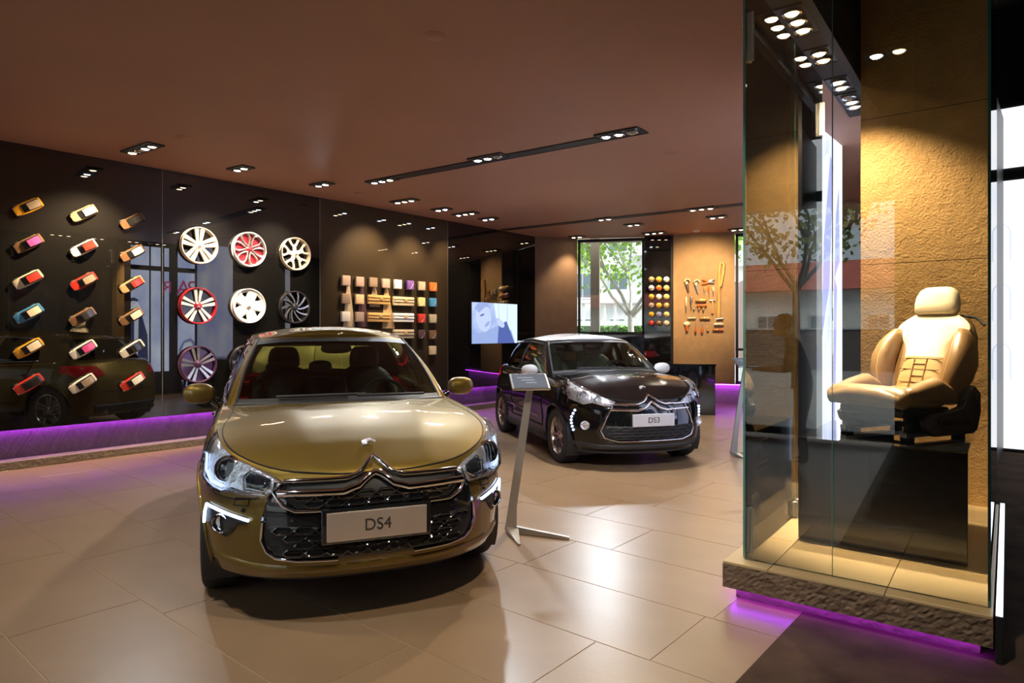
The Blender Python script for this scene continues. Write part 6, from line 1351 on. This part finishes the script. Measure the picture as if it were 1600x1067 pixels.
# buildings
def building(name, lbl, loc, rz, w, d, h, floors, cols, wall_m, ww=0.95, wh=1.4, z0=0.0, roof_m=None, roofh=0.0, balc=False):
    t = thing(name, lbl, 'building', loc, rz); part('wall', MB().box((0, d / 2, h / 2 - 0.15), (w, d, h + 0.3)), wall_m, t)
    m_win = mat('far_window', (0.16, 0.20, 0.23), 0.15); m_fr = mat('far_frame', (0.78, 0.78, 0.76), 0.6); fh = (h - 0.5) / floors; shared = {}
    wm = mesh('window', MB().box((0, 0, 0), (ww, 0.08, wh)), m_fr); pm = mesh('pane', MB().box((-ww * 0.24, -0.05, 0), (ww * 0.42, 0.02, wh * 0.88)).box((ww * 0.24, -0.05, 0), (ww * 0.42, 0.02, wh * 0.88)), m_win)
    bm_ = mesh('balcony', MB().box((0, -0.35, 0), (ww * 2.0, 0.7, 0.12)).box((0, -0.68, 0.35), (ww * 2.0, 0.05, 0.7)), m_fr)
    for f in range(floors):
        for c in range(cols):
            x = (c + 0.5) / cols * w - w / 2; z = f * fh + fh * 0.58
            o = link('window', wm, t, (x, -0.02, z)); link('pane', pm, o)
            if balc and f and (c + f) % 2 == 0: link('balcony', bm_, t, (x, 0, z - wh * 0.62))
    if roof_m:
        part('roof', MB().prism([(-0.6, 0), (d + 0.6, 0), (d / 2, roofh)], -w / 2 - 0.4, w / 2 + 0.4, Matrix.Translation((0, 0, h)) @ Matrix(((0, 0, 1, 0), (1, 0, 0, 0), (0, 1, 0, 0), (0, 0, 0, 1)))), roof_m, t)
    return t
m_bw = mat('plaster_white', (0.72, 0.72, 0.69), 0.8, noise=0.08, nscale=0.5); m_bp = mat('plaster_pink', (0.55, 0.36, 0.30), 0.8, noise=0.08, nscale=0.5); m_bg = mat('plaster_grey', (0.42, 0.46, 0.48), 0.8, noise=0.08, nscale=0.5); m_rt = mat('red_roof', (0.42, 0.10, 0.07), 0.8, noise=0.2, nscale=2)
building('apartment_building', 'pale apartment block seen behind the green tree', (3.2, 40, 0), R(-8), 17, 10, 17, 6, 8, m_bw, 1.1, 1.6, balc=True)
building('apartment_building', 'pale apartment block with balconies seen in the far window', (20.5, 42, 0), R(-14), 15, 10, 19, 7, 7, m_bw, 1.1, 1.5, balc=True)
building('shop_house', 'low reddish house seen in the far window', (15.5, 33, 0), R(-10), 7.5, 5, 4.2, 1, 4, m_bp, 1.1, 1.6)
building('red_roof_house', 'long low white house with red roof reflected in the glass case', RW(-33, 8), ROT + R(90), 40, 8, 3.9, 1, 14, m_bw, 1.1, 1.1, roof_m=m_rt, roofh=2.0)
building('tower_block', 'grey tower block far away reflected in the glass case', RW(-75, 32), ROT + R(90), 9, 8, 24, 8, 4, m_bg, 1.2, 1.6)
# garden wall reflected in the case
t = thing('garden_wall', 'dark low street wall in front of the red-roofed house', 'wall', RW(-24, 6), ROT); part('wall', MB().box((0, 0, 0.7), (0.3, 34, 1.9)), mat('wall_dark_out', (0.10, 0.09, 0.085), 0.9), t); part('coping', MB().box((0, 0, 1.68), (0.42, 34, 0.08)), m_bg, t)
# hedge and balustrade outside the tall window
t = thing('hedge', 'clipped green hedge below the tree outside the tall window', 'hedge', (3.6, 22.2, -0.12), R(-8))
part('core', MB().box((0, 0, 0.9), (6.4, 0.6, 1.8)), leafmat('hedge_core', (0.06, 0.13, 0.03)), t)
rnd = random.Random(2); q = MB(); vs = []; fs = []
for i in range(2200):
    c = Vector((rnd.uniform(-3.2, 3.2), rnd.choice((-0.3, rnd.uniform(-0.3, 0.3))), 0)); c.z = 1.8 if c.y > -0.3 else rnd.uniform(0.5, 1.85); n = Vector((rnd.gauss(0, 1), rnd.gauss(0, 1), rnd.gauss(0, 1))).normalized(); a = n.orthogonal().normalized() * 0.09; b = n.cross(a) * 0.7; o = len(vs); vs += [c - a, c + b, c + a, c - b]; fs.append((o, o + 1, o + 2, o + 3))
f = part('foliage', q.add(vs, fs), leafmat('hedge_leaf', (0.14, 0.28, 0.06)), t, recalc=False); f['kind'] = 'stuff'
t = thing('balustrade', 'white balustrade on a low wall beyond the hedge', 'balustrade', (3.9, 26.5, -0.12), R(-8))
part('base_wall', MB().box((0, 0, 1.05), (9, 0.4, 2.1)), m_bw, t); part('rail', MB().box((0, 0, 2.86), (9, 0.26, 0.14)), m_white, t, bevel=0.02)
bm_ = mesh('baluster', MB().revolve([(0.05, 2.1), (0.09, 2.2), (0.05, 2.5), (0.07, 2.75), (0.05, 2.8)], 8), m_white, 60)
for k in range(22): link('baluster', bm_, t, (-4.4 + 0.42 * k, 0, 0))
